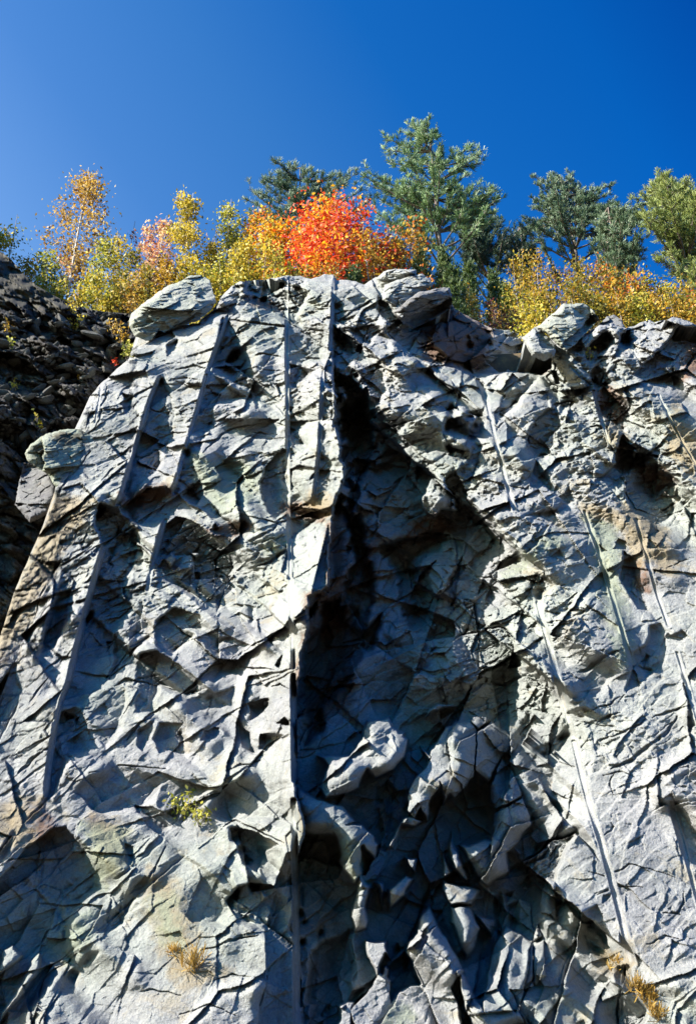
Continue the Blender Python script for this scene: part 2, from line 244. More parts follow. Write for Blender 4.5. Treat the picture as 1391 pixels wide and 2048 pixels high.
# open joints and lips (points, width in px)
JOINT = [
 ([(460,637),(515,642),(545,648),(575,652),(620,655),(660,665)],9), ([(418,740),(450,755),(480,768),(498,780)],7), ([(212,765),(205,800),(190,860)],5),
 ([(5,1520),(45,1505),(75,1485),(106,1470)],10), ([(17,1461),(66,1390),(98,1352)],6), ([(40,1542),(60,1522),(88,1503)],11), ([(70,1240),(84,1180),(110,1130),(150,1110),(180,1095)],6),
 ([(60,1275),(90,1220),(120,1200),(168,1180)],6), ([(476,1088),(500,1080),(540,1062),(551,1045)],9), ([(508,1137),(534,1126),(560,1105),(575,1090)],8),
 ([(462,1327),(497,1335),(545,1338)],7), ([(198,1776),(267,1726),(313,1680),(360,1635),(400,1600),(450,1560),(520,1508)],11), ([(430,1575),(405,1592),(380,1612)],7),
 ([(1149,1344),(1164,1335),(1198,1312),(1235,1301)],11), ([(1190,1422),(1215,1412),(1240,1398)],6), ([(1215,1536),(1250,1516),(1287,1490),(1325,1462),(1345,1430)],10), ([(1200,1550),(1240,1540),(1270,1550)],5),
 ([(1140,1237),(1165,1225),(1189,1209)],7), ([(991,1135),(1020,1115),(1063,1080),(1097,1046)],18), ([(1264,1020),(1296,1048),(1325,1080)],8), ([(1350,1086),(1391,1106),(1450,1120)],9),
 ([(1335,1135),(1380,1117)],7), ([(1095,1224),(1129,1206),(1155,1183)],9), ([(1316,1821),(1339,1821),(1350,1795),(1359,1775)],6), ([(1284,1887),(1322,1865),(1362,1876)],6),
 ([(965,880),(985,860),(1012,835)],5), ([(760,735),(763,755),(768,770)],5), ([(778,760),(782,800)],4), ([(120,985),(145,945),(185,900)],8), ([(300,680),(345,655),(400,645),(432,612)],8),
 ([(1000,1160),(990,1210),(1012,1250),(1028,1290)],9), ([(990,1180),(1040,1150),(1062,1140)],5), ([(1170,1450),(1200,1436),(1245,1425)],6), ([(1190,1480),(1215,1470),(1260,1455),(1290,1440)],5),
 ([(1130,1355),(1100,1370),(1062,1372)],6), ([(1062,1400),(1078,1380),(1070,1370)],8), ([(1020,1200),(1060,1185),(1075,1205)],6), ([(1100,1290),(1125,1270),(1150,1265)],5),
 ([(1205,1680),(1230,1650),(1222,1640)],5), ([(1190,1790),(1230,1765),(1285,1772)],6), ([(1170,1740),(1210,1745),(1260,1725),(1345,1750)],4), ([(1010,1440),(1035,1425),(1060,1400)],5),
 ([(1340,1440),(1300,1470)],6), ([(1300,1440),(1330,1420),(1391,1410)],7), ([(1230,1540),(1215,1570),(1225,1590)],6), ([(660,800),(672,830),(668,860)],5), ([(400,905),(430,880),(460,858),(520,848)],5),
 ([(250,1480),(270,1455),(285,1440)],6), ([(180,1545),(240,1530),(330,1540)],6), ([(540,1370),(560,1365),(580,1375)],6), ([(450,1540),(480,1525),(520,1520)],6), ([(440,1655),(470,1640),(500,1655),(560,1680)],8),
 ([(440,1790),(455,1800),(480,1795)],6), ([(400,1905),(450,1880),(535,1870)],7), ([(430,1960),(470,1945),(520,1950)],6), ([(240,1990),(300,1975),(360,1985)],7), ([(360,2020),(420,2000),(480,2030)],7),
 ([(275,1845),(262,1870),(240,1900),(215,1930),(190,1960)],7), ([(330,1690),(300,1740),(275,1790)],5), ([(480,880),(520,862),(560,868)],5), ([(430,700),(425,730)],4), ([(480,720),(520,705),(560,712)],6),
 ([(470,745),(510,735),(560,742)],5), ([(510,600),(560,615)],5), ([(620,620),(650,612),(665,600)],5), ([(620,640),(645,632)],4), ([(220,880),(255,865),(280,850)],6), ([(230,920),(255,900),(270,890)],5),
 ([(205,960),(230,935),(255,920)],6), ([(350,740),(385,730),(415,738)],5), ([(340,760),(372,752),(400,760)],5), ([(210,830),(240,815),(262,820)],5), ([(740,650),(720,640),(700,645)],6),
]
GROOVE = [   # drill half barrels: points, width px, which side stands proud
 ([(573,560),(574,740),(576,900),(577,1050),(580,1160),(584,1280),(585,1335)],5.5), ([(586,1350),(588,1480),(589,1560)],5), ([(587,1600),(590,1760),(592,1900),(594,2060)],5),
 ([(667,556),(664,640),(661,700)],5), ([(646,740),(642,820),(639,890),(632,960),(626,1010)],5), ([(455,632),(435,690),(415,745)],6), ([(413,750),(395,820),(374,890)],5.5), ([(370,900),(357,945),(345,985)],5),
 ([(320,752),(300,800),(283,856)],5.5), ([(281,862),(262,925),(237,1008)],5.5), ([(207,1095),(187,1165),(170,1232)],6), ([(168,1240),(152,1300),(138,1361)],6), ([(136,1366),(122,1400),(111,1450),(100,1520),(92,1590)],5.5),
 ([(330,1040),(316,1090),(303,1140),(295,1180)],6), ([(1075,1205),(1089,1262),(1105,1320),(1125,1398),(1147,1478)],9), ([(1147,1484),(1160,1540),(1175,1600),(1203,1690),(1222,1762),(1240,1830),(1262,1925)],9),
 ([(1168,1022),(1178,1055),(1190,1085),(1215,1165),(1240,1250),(1262,1325)],7), ([(1272,1040),(1280,1075),(1292,1110),(1310,1180),(1335,1250)],6.5), ([(955,760),(966,785),(975,815),(990,880),(1010,960),(1028,1020)],7.5),
 ([(1187,782),(1197,820),(1205,850),(1222,900)],5), ([(1316,790),(1350,860),(1391,930),(1430,1000)],5.5), ([(1353,1305),(1372,1365),(1391,1430),(1420,1530)],6), ([(1340,1605),(1362,1680),(1391,1790),(1420,1880)],6), ([(1260,685),(1270,710),(1285,735)],4),
 ([(203,770),(198,805),(190,845)],4.5), ([(430,1050),(428,1060)],3),
]
STAIN_SHADE = {  # stone tints: rusty, ochre, green; rusty also paints shade into the rim recess
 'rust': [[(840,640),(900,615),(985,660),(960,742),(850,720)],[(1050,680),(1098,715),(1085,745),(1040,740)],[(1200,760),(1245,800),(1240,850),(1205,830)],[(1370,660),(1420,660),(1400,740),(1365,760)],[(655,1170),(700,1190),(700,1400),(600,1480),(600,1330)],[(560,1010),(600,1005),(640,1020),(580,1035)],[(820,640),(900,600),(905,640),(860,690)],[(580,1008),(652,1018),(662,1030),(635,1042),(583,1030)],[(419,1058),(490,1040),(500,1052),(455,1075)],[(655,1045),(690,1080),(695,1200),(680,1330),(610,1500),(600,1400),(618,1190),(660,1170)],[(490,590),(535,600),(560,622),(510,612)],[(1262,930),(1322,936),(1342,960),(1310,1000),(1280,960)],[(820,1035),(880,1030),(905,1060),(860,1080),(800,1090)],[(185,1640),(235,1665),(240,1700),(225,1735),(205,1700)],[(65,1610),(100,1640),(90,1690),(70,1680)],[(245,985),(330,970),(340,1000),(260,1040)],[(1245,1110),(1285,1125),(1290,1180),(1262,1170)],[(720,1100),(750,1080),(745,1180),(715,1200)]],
 'ochre': [[(20,1610),(70,1600),(60,1690),(10,1700)],[(185,1630),(250,1650),(250,1720),(215,1760),(190,1700)],[(300,1740),(350,1760),(385,1860),(400,1960),(350,1960),(320,1880)],[(1200,1900),(1260,1925),(1240,1950),(1200,1930)],[(620,985),(668,1000),(655,1030),(610,1015)],[(1235,1000),(1330,1060),(1350,1130),(1260,1120)],[(1350,800),(1400,900),(1391,960),(1330,900)],[(108,990),(190,1000),(120,1110),(40,1270),(-40,1400),(-40,1320),(60,1110)],[(295,1760),(320,1780),(345,1850),(370,1930),(350,1950),(325,1880),(300,1830)],[(1230,1040),(1262,1060),(1280,1130),(1255,1110)],[(1290,1100),(1340,1100),(1350,1150),(1310,1140)],[(10,1610),(60,1600),(35,1690),(5,1690)],[(1160,1010),(1260,1020),(1250,1040),(1170,1040)],[(1215,850),(1250,870),(1245,905),(1220,880)],[(390,1870),(400,1930),(460,1940),(380,1960)],[(640,980),(665,1000),(655,1015)]],
 'green': [[(372,890),(410,920),(500,925),(510,950),(490,980),(440,1020),(420,1010),(390,960)],[(165,1650),(250,1660),(262,1720),(200,1776),(180,1720)],[(676,1690),(722,1690),(731,1744),(719,1761),(682,1720)],[(132,1847),(180,1830),(175,1880),(142,1925)],[(1100,1060),(1130,1080),(1050,1130),(1010,1150)],[(300,1800),(345,1790),(360,1900),(330,1880)],[(480,980),(530,940),(490,1010),(440,1025)],[(1170,1030),(1230,1060),(1262,1320),(1240,1330),(1190,1120)],[(780,2010),(815,2020),(815,2100),(780,2100)],[(540,1080),(575,1070),(570,1100),(535,1110)]],
}
RIM = [(-420,2300),(-260,1900),(-130,1600),(-60,1420),(0,1275),(30,1180),(60,1110),(85,1055),(108,985),(122,930),(150,858),(180,792),(205,765),(240,735),(258,716),(266,690),(275,665),(330,655),(395,648),(425,622),(446,590),(462,572),(480,562),(530,561),(545,554),(575,551),(600,550),(622,557),(650,551),(667,550),(672,560),(700,560),(728,568),(752,556),(790,556),(850,576),(898,596),(908,618),(945,636),(985,655),(1045,668),(1100,680),(1160,672),(1200,652),(1222,648),(1240,656),(1262,655),(1298,640),(1308,645),(1345,636),(1376,640),(1391,650),(1450,655),(1560,690),(1620,700),(1800,660),(2000,760),(2200,740),(2450,860)]

RIBS = [(.17, .30, [(455,626),(415,745),(374,890),(345,990)]), (.20, .28, [(320,748),(283,856),(237,1010)]), (.20, .35, [(207,1090),(168,1240),(138,1361),(111,1450),(92,1600)]),
 (.12, .25, [(573,560),(576,900),(578,1050),(585,1335)]), (.12, .3, [(588,1350),(590,1560),(594,2070)]), (.16, .25, [(667,556),(662,700),(646,740),(626,1010)]), (.10, .2, [(330,1036),(303,1140),(294,1182)]), (.25, .3, [(655,1045),(622,1180),(605,1330),(597,1480)])]
def strip(pts, w, taper=True):
    p = np.array(pts, float); n = len(p)
    d = np.array([0.72, 0.69])
    t = np.linspace(0, 1, n); ww = w * (np.minimum(1, 4 * np.minimum(t, 1 - t) + .25) if taper else np.ones(n))
    return [tuple(a) for a in p] + [tuple(a) for a in (p + d * ww[:, None])[::-1]]

def blur(A, r):
    def b1(A, ax):
        P = np.pad(A, [(r + 1, r) if i == ax else (0, 0) for i in range(2)], mode='edge'); c = np.cumsum(P, ax)
        n = A.shape[ax]
        hi = np.take(c, np.arange(2 * r + 1, 2 * r + 1 + n), ax); lo_ = np.take(c, np.arange(0, n), ax)
        return (hi - lo_) / (2 * r + 1)
    return b1(b1(A, 0), 1)

def relief(PX, PY, grid=True, extra=1.0):
    """height of the face above its mean plane (m) at picture directions PX,PY"""
    P = hit(PX, PY); U, V = to_uv(P)
    wx = 0.07 * fbm(U * 1.9, V * 1.9, 11, 4, .6); wy = 0.07 * fbm(U * 1.9, V * 1.9, 47, 4, .6)
    Uw = U + wx; Vw = V + wy
    D = np.zeros(U.shape); TG = np.zeros(U.shape, np.float32)
    for poly in SHADE + [q_[2] for q_ in SLOPE]:
        m = box(Uw, Vw, poly)
        if m.any(): TG[m] = np.maximum(TG[m], chord(Uw[m], Vw[m], poly)[0])
    RG = np.zeros(U.shape); LN = np.zeros(U.shape)
    for poly in SHADE:
        m = box(Uw, Vw, poly, 1.3)
        if not m.any(): continue
        ins, bk, fw, K, b2, f2 = chord(Uw[m], Vw[m], poly, True)
        L = np.where(ins, bk + fw, 0); sp = .45 if poly is CLEFT else .5
        hgt = np.where(ins, K * L, 0)
        # floor: below the sun line all the way, level with its lee edge
        d = np.where(ins, np.maximum(hgt * (1 - sp), K * bk - sp * hgt) + .03 + (.10 if poly is CLEFT else .25) * K * np.minimum(bk, fw), 0)
        # lee ground climbs back gently, sunward ground climbs to the lip
        Lb = np.where(~ins & (b2 < 1e8), b2 - bk, 0); tl = np.clip(1.3 * Lb + .1, .1, 1.1)
        lee = np.where(~ins & (b2 < 1e8), K * Lb * (1 - sp) * np.clip(1 - bk / tl, 0, 1), 0)
        Lf = np.where(~ins & (f2 < 1e8), f2 - fw, 0); tl = np.clip(1.0 * Lf + .1, .1, 1.0)
        rid = np.where(~ins & (f2 < 1e8), sp * K * Lf * np.clip(1 - fw / tl, 0, 1), 0)
        D[m] = np.maximum(D[m], np.maximum(d, lee)); RG[m] = np.maximum(RG[m], np.minimum(rid, 1.2))
        LN[m] = np.maximum(LN[m], np.where(ins, K * bk - sp * hgt, 0))
    if grid: RG = blur(RG, 2)
    for dp, poly in DEEP:
        m = box(Uw, Vw, poly)
        if not m.any(): continue
        ju = Uw[m] + facets(U[m], V[m], .22, R(60), 2.2, 0, .09, 601) + .03 * fbm(U[m] * 9, V[m] * 9, 611, 3); jv = Vw[m] + facets(U[m], V[m], .25, R(60), 2.2, 0, .07, 606)
        ins = chord(ju, jv, poly)[0]; e = edge_dist(ju, jv, poly)
        stp = .55 + facets(U[m], V[m], .30, R(75), 2.6, .3, .45, 621)
        D[m] += np.where(ins, .68 * dp * (np.clip(e / .05, 0, 1) * .4 + .6 * np.clip(e / .28, 0, 1) * stp), 0)
    D = np.minimum(D, 4.2)
    for au, av, poly in SLOPE:
        m = box(Uw, Vw, poly)
        if not m.any(): continue
        ins, bk, fw, K = chord(Uw[m], Vw[m], poly); q = px_uv(poly)
        D[m] = np.maximum(D[m], np.where(ins, -.45 + np.clip(au * (Uw[m] - q[:, 0].min()), 0, 3.1) + av * (q[:, 1].max() - Vw[m]), 0))
    for pts, w in JOINT:
        poly = strip(pts, w); m = box(Uw, Vw, poly)
        if not m.any(): continue
        ins, bk, fw, K = chord(Uw[m], Vw[m], poly)
        D[m] = np.maximum(D[m], np.where(ins, (K * (.6 * (bk + fw) + .7 * bk) + .03) * np.clip(fw / (.15 * (bk + fw) + .004), 0, 1), 0))
    if grid:
        B = blur(blur(D, 3), 3); deep = ss(.15, .5, D); D = D * (1 - deep) + (.6 * D + .4 * B) * deep
    I = np.zeros(U.shape)
    for poly in LIT:
        c_ = np.array(poly, float).mean(0); poly = [tuple(c_ + (np.array(p_) - c_) * 1.14) for p_ in poly]
        m = box(Uw, Vw, poly)
        if not m.any(): continue
        ins, bk, fw, K = chord(Uw[m], Vw[m], poly); e = edge_dist(Uw[m], Vw[m], poly)
        I[m] = np.maximum(I[m], np.where(ins, ss(-.005, .03, e), 0)); TG[m] = np.where(ins, 0, TG[m])
    # broken columns standing in the lower part of the cleft, some tall enough to reach the sun
    cs = facets(Uw + .03 * fbm(U * 4, V * 4, 71, 3), Vw, .30, R(76), 2.3, 0, 1.0, 651)
    cd_ = facets(Uw + .03 * fbm(U * 4, V * 4, 71, 3), Vw, .30, R(76), 2.3, 0, 0.0, 651, -1.0, .12)
    lowc = (cs > .22) & (PY > 1440 + 60 * vn(PX / 60, PY / 60, 12)) & (PX > 600) & (PX < 1110) & (LN > .02)
    I = np.maximum(I, np.where(lowc, ss(.9, .6, cd_), 0)); TG = np.where(lowc, 0, TG)
    T = np.zeros(U.shape)
    for k, poly in TILT:
        m = box(Uw, Vw, poly)
        if not m.any(): continue
        ins, bk, fw, K = chord(Uw[m], Vw[m], poly)
        L = bk + fw; t = k * K * np.minimum(bk, 1.2) * 1.1
        t = np.where(bk > .8 * L, k * K * np.minimum(.8 * L, 1.2) * 1.1 * np.clip(fw / (.2 * L + 1e-6), 0, 1), t)
        T[m] = np.maximum(T[m], np.where(ins, t, 0)); TG[m] = np.where(ins & (TG[m] == 0), .5, TG[m])
    RG = RG * (1 - ss(.02, .12, D)); isl = np.minimum(D, np.maximum(LN - .12, 0)); D = D * (1 - I) + isl * I - RG
    deep = ss(.05, .4, D + .6 * T)
    # ---- fracture
    st = R(38)
    rough = np.clip(.30 + 1.7 * fbm(U * .5 + 4, V * .5, 5, 3), .0, 1.15)
    a = .05 * fbm(U * 1.7, V * 1.7, 91, 3); b = .05 * fbm(U * 1.7, V * 1.7, 133, 3)
    a2 = .018 * fbm(U * 9, V * 9, 95, 3); b2_ = .018 * fbm(U * 9, V * 9, 137, 3)
    u2 = U + a + a2; v2 = V + b + b2_
    H = .22 * fbm(U * .3, V * .3, 300, 2)
    cm = ss(.0, .3, fbm(U * 1.1 + 40, V * 1.1, 210, 3)); cm2 = ss(.02, .3, fbm(U * 2.0 + 70, V * 2.0, 220, 3))
    pl = 1 - .62 * ss(1000, 1080, PX) * ss(860, 1050, PY) - .3 * ss(640, 560, PX)
    H = H + facets(u2, v2, 1.25, R(52), 1.7, .27, .045, 401) * pl
    H = H + facets(u2 + 7, v2,   .62, R(40), 1.8, .29, .028, 406, .010 * cm, .03) * pl
    H = H + facets(u2, v2, .31, R(50), 1.7, .30, .014, 411, .004 * cm2, .04) * (.35 + .65 * rough + .4 * deep)
    H = H + facets(u2 + 5, v2, .15, st * .8, 1.9, .36, .008, 421) * (.14 + .85 * rough)
    H = H + facets(u2 + .02 * vn(U * 16, V * 16, 3), v2 + .02 * vn(U * 16, V * 16, 9), .065, st, 1.6, .46, .0045, 431) * (.22 + .8 * rough)
    # bedding: plates stepping back down the face, in patches
    q = (-U * math.sin(st) + V * math.cos(st)) + .10 * fbm(U * 1.2, V * 1.2, 61, 3) + a2
    lam = .16; w = q / lam + .8 * fbm(U * .9, V * .9, 71, 2); fr = w - np.floor(w)
    amp = .016 * (.3 + .7 * pl) * ss(.05, .28, fbm(U * .8 + 9, V * .8, 81, 3)) * (.3 + hsh(np.floor(w), np.floor(U * 1.6 + .7 * vn(U * 2, V * 2, 6)), 5))
    H = H - amp * np.minimum(fr / .10, (1 - fr) / .90) * 1.5
    H = H + .014 * fbm(U * 8, V * 8, 500, 5, .6) * (.3 + .8 * rough)
    H = H + deep * (facets(u2 + 3, v2 + 2, .55, R(72), 2.4, .6, .08, 441, .05 * cm, .03) + facets(u2 + 13, v2 + 2, .33, R(58), 1.9, .5, .04, 451, .012 * cm2, .03) - .04)
    RB = np.zeros(U.shape)
    for A_, wl, pts in RIBS:
        q = px_uv(pts); m = (V > q[:, 1].min()) & (V < q[:, 1].max()) & (U > q[:, 0].min() - 1.2) & (U < q[:, 0].max() + .5)
        o_ = np.argsort(q[:, 1]); lx = np.interp(V[m], q[o_, 1], q[o_, 0]); dl = lx - U[m] + .03 * fbm(U[m] * 5, V[m] * 5, 66, 3) * 0
        tp = np.clip((V[m] - q[:, 1].min()) / .25, 0, 1) * np.clip((q[:, 1].max() - V[m]) / .25, 0, 1)
        RB[m] = np.maximum(RB[m], np.where(dl > -.012, A_ * np.exp(-np.maximum(dl, 0) / wl), 0) * tp)
    out = H - D - T + RB * (1 - deep)
    # drill half barrels
    osm = blur(blur(out, 7), 7) if grid else out.copy()
    for pts, w in GROOVE:
        q = px_uv(pts); e = 1e9; side = None
        wm = w * .0100 * .36
        m = (U > q[:, 0].min() - .3) & (U < q[:, 0].max() + .3) & (V > q[:, 1].min() - .3) & (V < q[:, 1].max() + .3)
        if not m.any(): continue
        uu = U[m]; vv = V[m]; best = np.full(uu.shape, 1e9); sg = np.zeros(uu.shape)
        for i in range(len(q) - 1):
            p0 = q[i]; d = q[i + 1] - p0; L = d @ d
            t = np.clip(((uu - p0[0]) * d[0] + (vv - p0[1]) * d[1]) / L, 0, 1)
            rx = uu - p0[0] - t * d[0]; ry = vv - p0[1] - t * d[1]; dd = np.hypot(rx, ry)
            nb = dd < best; best = np.where(nb, dd, best); sg = np.where(nb, np.sign(rx * -d[1] + ry * d[0]), sg)
        x = best * sg / wm                      # -1..1 across the barrel
        n_ = ss(2.1, 1.3, np.abs(x)); o = out[m]; sm = osm[m]
        tr = np.where(np.abs(x) < 1, -wm * 1.25 * np.sqrt(np.clip(1 - x * x, 0, 1)), 0)
        out[m] = o * (1 - n_) + (sm + .004) * n_ + tr
    return out, P, D, TG

# ------------------------------------------------------------------ mesh helper
def mesh_obj(name, verts, faces, mat, parent=None, smooth=True, attrs=None, mats=None, midx=None):
    me = bpy.data.meshes.new(name)
    verts = np.ascontiguousarray(verts, dtype=np.float32)
    faces = np.ascontiguousarray(faces, dtype=np.int32); k = faces.shape[1]
    me.vertices.add(len(verts)); me.vertices.foreach_set('co', verts.ravel())
    me.loops.add(faces.size); me.loops.foreach_set('vertex_index', faces.ravel())
    me.polygons.add(len(faces)); me.polygons.foreach_set('loop_start', np.arange(0, faces.size, k, dtype=np.int32))
    try: me.polygons.foreach_set('loop_total', np.full(len(faces), k, dtype=np.int32))
    except Exception: pass
    if smooth: me.polygons.foreach_set('use_smooth', np.ones(len(faces), dtype=bool))
    for m_ in (mats or [mat]): me.materials.append(m_)
    if midx is not None: me.polygons.foreach_set('material_index', np.asarray(midx, dtype=np.int32))
    if attrs:
        for an, av in attrs.items():
            if av.ndim == 2:
                at = me.color_attributes.new(an, 'FLOAT_COLOR', 'POINT'); at.data.foreach_set('color', np.ascontiguousarray(av, dtype=np.float32).ravel())
            else:
                at = me.attributes.new(an, 'FLOAT', 'POINT'); at.data.foreach_set('value', np.ascontiguousarray(av, dtype=np.float32))
    me.update(calc_edges=True); me.validate()
    o = bpy.data.objects.new(name, me); COL.objects.link(o)
    if parent: o.parent = parent
    return o
def tag(o, label=None, cat=None, group=None, kind=None):
    if label: o['label'] = label
    if cat: o['category'] = cat
    if group: o['group'] = group
    if kind: o['kind'] = kind
    return o
def empty(name, loc, label, cat, group=None):
    o = bpy.data.objects.new(name, None); COL.objects.link(o); o.location = loc; o.empty_display_size = .2
    return tag(o, label, cat, group)
def setp(ch, par):
    ch.parent = par; ch.matrix_parent_inverse.identity(); ch.location = ch.location - par.location if False else ch.location

# ------------------------------------------------------------------ materials
def newmat(name):
    m = bpy.data.materials.new(name); m.use_nodes = True; n = m.node_tree; n.nodes.clear(); return m, n
def N(n, t, **k):
    x = n.nodes.new(t)
    for a, b in k.items():
        if a in x.inputs: x.inputs[a].default_value = b
        else: setattr(x, a, b)
    return x
def ramp(n, fac, stops):
    r = n.nodes.new('ShaderNodeValToRGB'); e = r.color_ramp.elements
    e[0].position = stops[0][0]; e[0].color = (*stops[0][1], 1); e[1].position = stops[-1][0]; e[1].color = (*stops[-1][1], 1)
    for p, c in stops[1:-1]: q = e.new(p); q.color = (*c, 1)
    n.links.new(fac, r.inputs[0]); return r.outputs[0]
def mix(n, fac, a, b, mode='MIX'):
    m = n.nodes.new('ShaderNodeMix'); m.data_type = 'RGBA'; m.blend_type = mode
    for s, v in ((m.inputs[0], fac), (m.inputs[6], a), (m.inputs[7], b)):
        if isinstance(v, bpy.types.NodeSocket): n.links.new(v, s)
        else: s.default_value = v if not isinstance(v, tuple) else (*v, 1)
    return m.outputs[2]
def math_(n, op, a, b=0.0):
    m = n.nodes.new('ShaderNodeMath'); m.operation = op
    for s, v in ((m.inputs[0], a), (m.inputs[1], b)):
        if isinstance(v, bpy.types.NodeSocket): n.links.new(v, s)
        else: s.default_value = v
    return m.outputs[0]
def rock_mat(name, dark, midc, light, stain_shades=True, rough=.82, patch=None):
    m, n = newmat(name)
    out = N(n, 'ShaderNodeOutputMaterial'); b = N(n, 'ShaderNodeBsdfPrincipled'); n.links.new(b.outputs[0], out.inputs[0])
    tc = N(n, 'ShaderNodeTexCoord'); oc = tc.outputs['Object']
    n1 = N(n, 'ShaderNodeTexNoise', Scale=.9, Detail=6.0, Roughness=.6); n.links.new(oc, n1.inputs['Vector'])
    n2 = N(n, 'ShaderNodeTexNoise', Scale=7.0, Detail=8.0, Roughness=.68); n.links.new(oc, n2.inputs['Vector'])
    n3 = N(n, 'ShaderNodeTexNoise', Scale=45.0, Detail=6.0, Roughness=.7); n.links.new(oc, n3.inputs['Vector'])
    f = math_(n, 'ADD', math_(n, 'MULTIPLY', n1.outputs['Fac'], .5), math_(n, 'MULTIPLY', n2.outputs['Fac'], .5))
    c = ramp(n, f, [(.36, dark), (.5, midc), (.66, light)])
    # small speckle of grains
    sp = ramp(n, n3.outputs['Fac'], [(.3, (.72, .72, .74)), (.5, (1, 1, 1)), (.72, (1.25, 1.25, 1.22))])
    c = mix(n, 1.0, c, sp, 'MULTIPLY')
    # greenish / lilac areas of the stone
    n4 = N(n, 'ShaderNodeTexNoise', Scale=.55, Detail=4.0, Roughness=.55); n.links.new(oc, n4.inputs['Vector'])
    gl = ramp(n, n4.outputs['Color'], [(.4, (1.0, .97, 1.03)), (.5, (1, 1, 1)), (.62, (.97, 1.03, .93))])
    c = mix(n, .8, c, gl, 'MULTIPLY')
    n6 = N(n, 'ShaderNodeTexNoise', Scale=1.7, Detail=7.0, Roughness=.7); n6.inputs['Distortion'].default_value = .6; n.links.new(oc, n6.inputs['Vector'])
    c = mix(n, math_(n, 'MULTIPLY', ramp(n, n6.outputs['Fac'], [(.57, (0, 0, 0)), (.66, (1, 1, 1))]), .55), c, tuple(x * y for x, y in zip(midc, (1.05, .86, .58))))
    c = mix(n, math_(n, 'MULTIPLY', ramp(n, n6.outputs['Fac'], [(.34, (1, 1, 1)), (.43, (0, 0, 0))]), .6), c, tuple(x * .55 for x in dark))
    mp = N(n, 'ShaderNodeMapping'); mp.inputs['Scale'].default_value = (3.2, 3.2, .35); n.links.new(oc, mp.inputs[0])
    n7 = N(n, 'ShaderNodeTexNoise', Scale=1.6, Detail=6.0, Roughness=.65); n.links.new(mp.outputs[0], n7.inputs['Vector'])
    c = mix(n, math_(n, 'MULTIPLY', ramp(n, n7.outputs['Fac'], [(.58, (0, 0, 0)), (.68, (1, 1, 1))]), .5), c, tuple(x * .6 for x in dark))
    # thin pale veins
    v = N(n, 'ShaderNodeTexVoronoi', Scale=.8); v.feature = 'DISTANCE_TO_EDGE'
    ad = mix(n, .25, oc, n2.outputs['Color'], 'ADD'); n.links.new(ad, v.inputs['Vector'])
    ve = ramp(n, v.outputs['Distance'], [(.0, (1, 1, 1)), (.006, (0, 0, 0))])
    c = mix(n, math_(n, 'MULTIPLY', ve, .25), c, (.62, .62, .58))
    if stain_shades:
        at = N(n, 'ShaderNodeAttribute', attribute_name='stain_shade'); sx = N(n, 'ShaderNodeSeparateColor'); n.links.new(at.outputs['Color'], sx.inputs[0])
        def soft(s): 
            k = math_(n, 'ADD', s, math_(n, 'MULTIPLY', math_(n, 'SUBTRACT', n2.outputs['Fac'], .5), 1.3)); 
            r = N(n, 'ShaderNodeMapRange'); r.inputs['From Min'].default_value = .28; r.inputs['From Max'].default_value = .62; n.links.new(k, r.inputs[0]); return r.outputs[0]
        c = mix(n, math_(n, 'MULTIPLY', soft(sx.outputs[0]), .85), c, (.20, .095, .045))  # rust; in the rim recess this tint also stands in for shade
        c = mix(n, math_(n, 'MULTIPLY', soft(sx.outputs[1]), .7), c, (.37, .28, .145))
        c = mix(n, math_(n, 'MULTIPLY', soft(sx.outputs[2]), .7), c, (.34, .39, .28))
    if patch:
        n5 = N(n, 'ShaderNodeTexNoise', Scale=patch[1], Detail=8.0, Roughness=.7); n.links.new(oc, n5.inputs['Vector'])
        c = mix(n, ramp(n, n5.outputs['Fac'], [(patch[2], (0, 0, 0)), (patch[2] + .08, (1, 1, 1))]), c, patch[0])
    c = mix(n, 1.0, c, (.505, .50, .485), 'MULTIPLY')
    n.links.new(c, b.inputs['Base Color'])
    b.inputs['Roughness'].default_value = rough; b.inputs['Specular IOR Level'].default_value = .35
    bm = N(n, 'ShaderNodeBump', Strength=.8, Distance=.025)
    bm2 = N(n, 'ShaderNodeBump', Strength=.7, Distance=.06)
    n.links.new(n3.outputs['Fac'], bm.inputs['Height']); n.links.new(n2.outputs['Fac'], bm2.inputs['Height'])
    n.links.new(bm2.outputs[0], bm.inputs['Normal']); n.links.new(bm.outputs[0], b.inputs['Normal'])
    return m
M_rock = rock_mat('grey_stone', (.30, .315, .325), (.42, .435, .43), (.54, .545, .53))
M_barrel = rock_mat('drilled_stone', (.42, .43, .42), (.5, .51, .5), (.58, .585, .56))
M_pale = rock_mat('pale_green_stone', (.37, .40, .35), (.47, .49, .43), (.56, .565, .51), stain_shades=False)
M_lich = rock_mat('lichen_stone', (.33, .37, .29), (.42, .46, .37), (.50, .52, .44), stain_shades=False, patch=((.13, .115, .07), 1.3, .5))
M_dark = rock_mat('dark_stone', (.16, .155, .17), (.24, .235, .25), (.33, .33, .33), stain_shades=False)
M_scree = rock_mat('scree_stone', (.018, .014, .011), (.06, .052, .044), (.26, .25, .22), stain_shades=False)
M_stone = rock_mat('loose_stone', (.12, .115, .105), (.22, .215, .195), (.34, .34, .31), stain_shades=False)
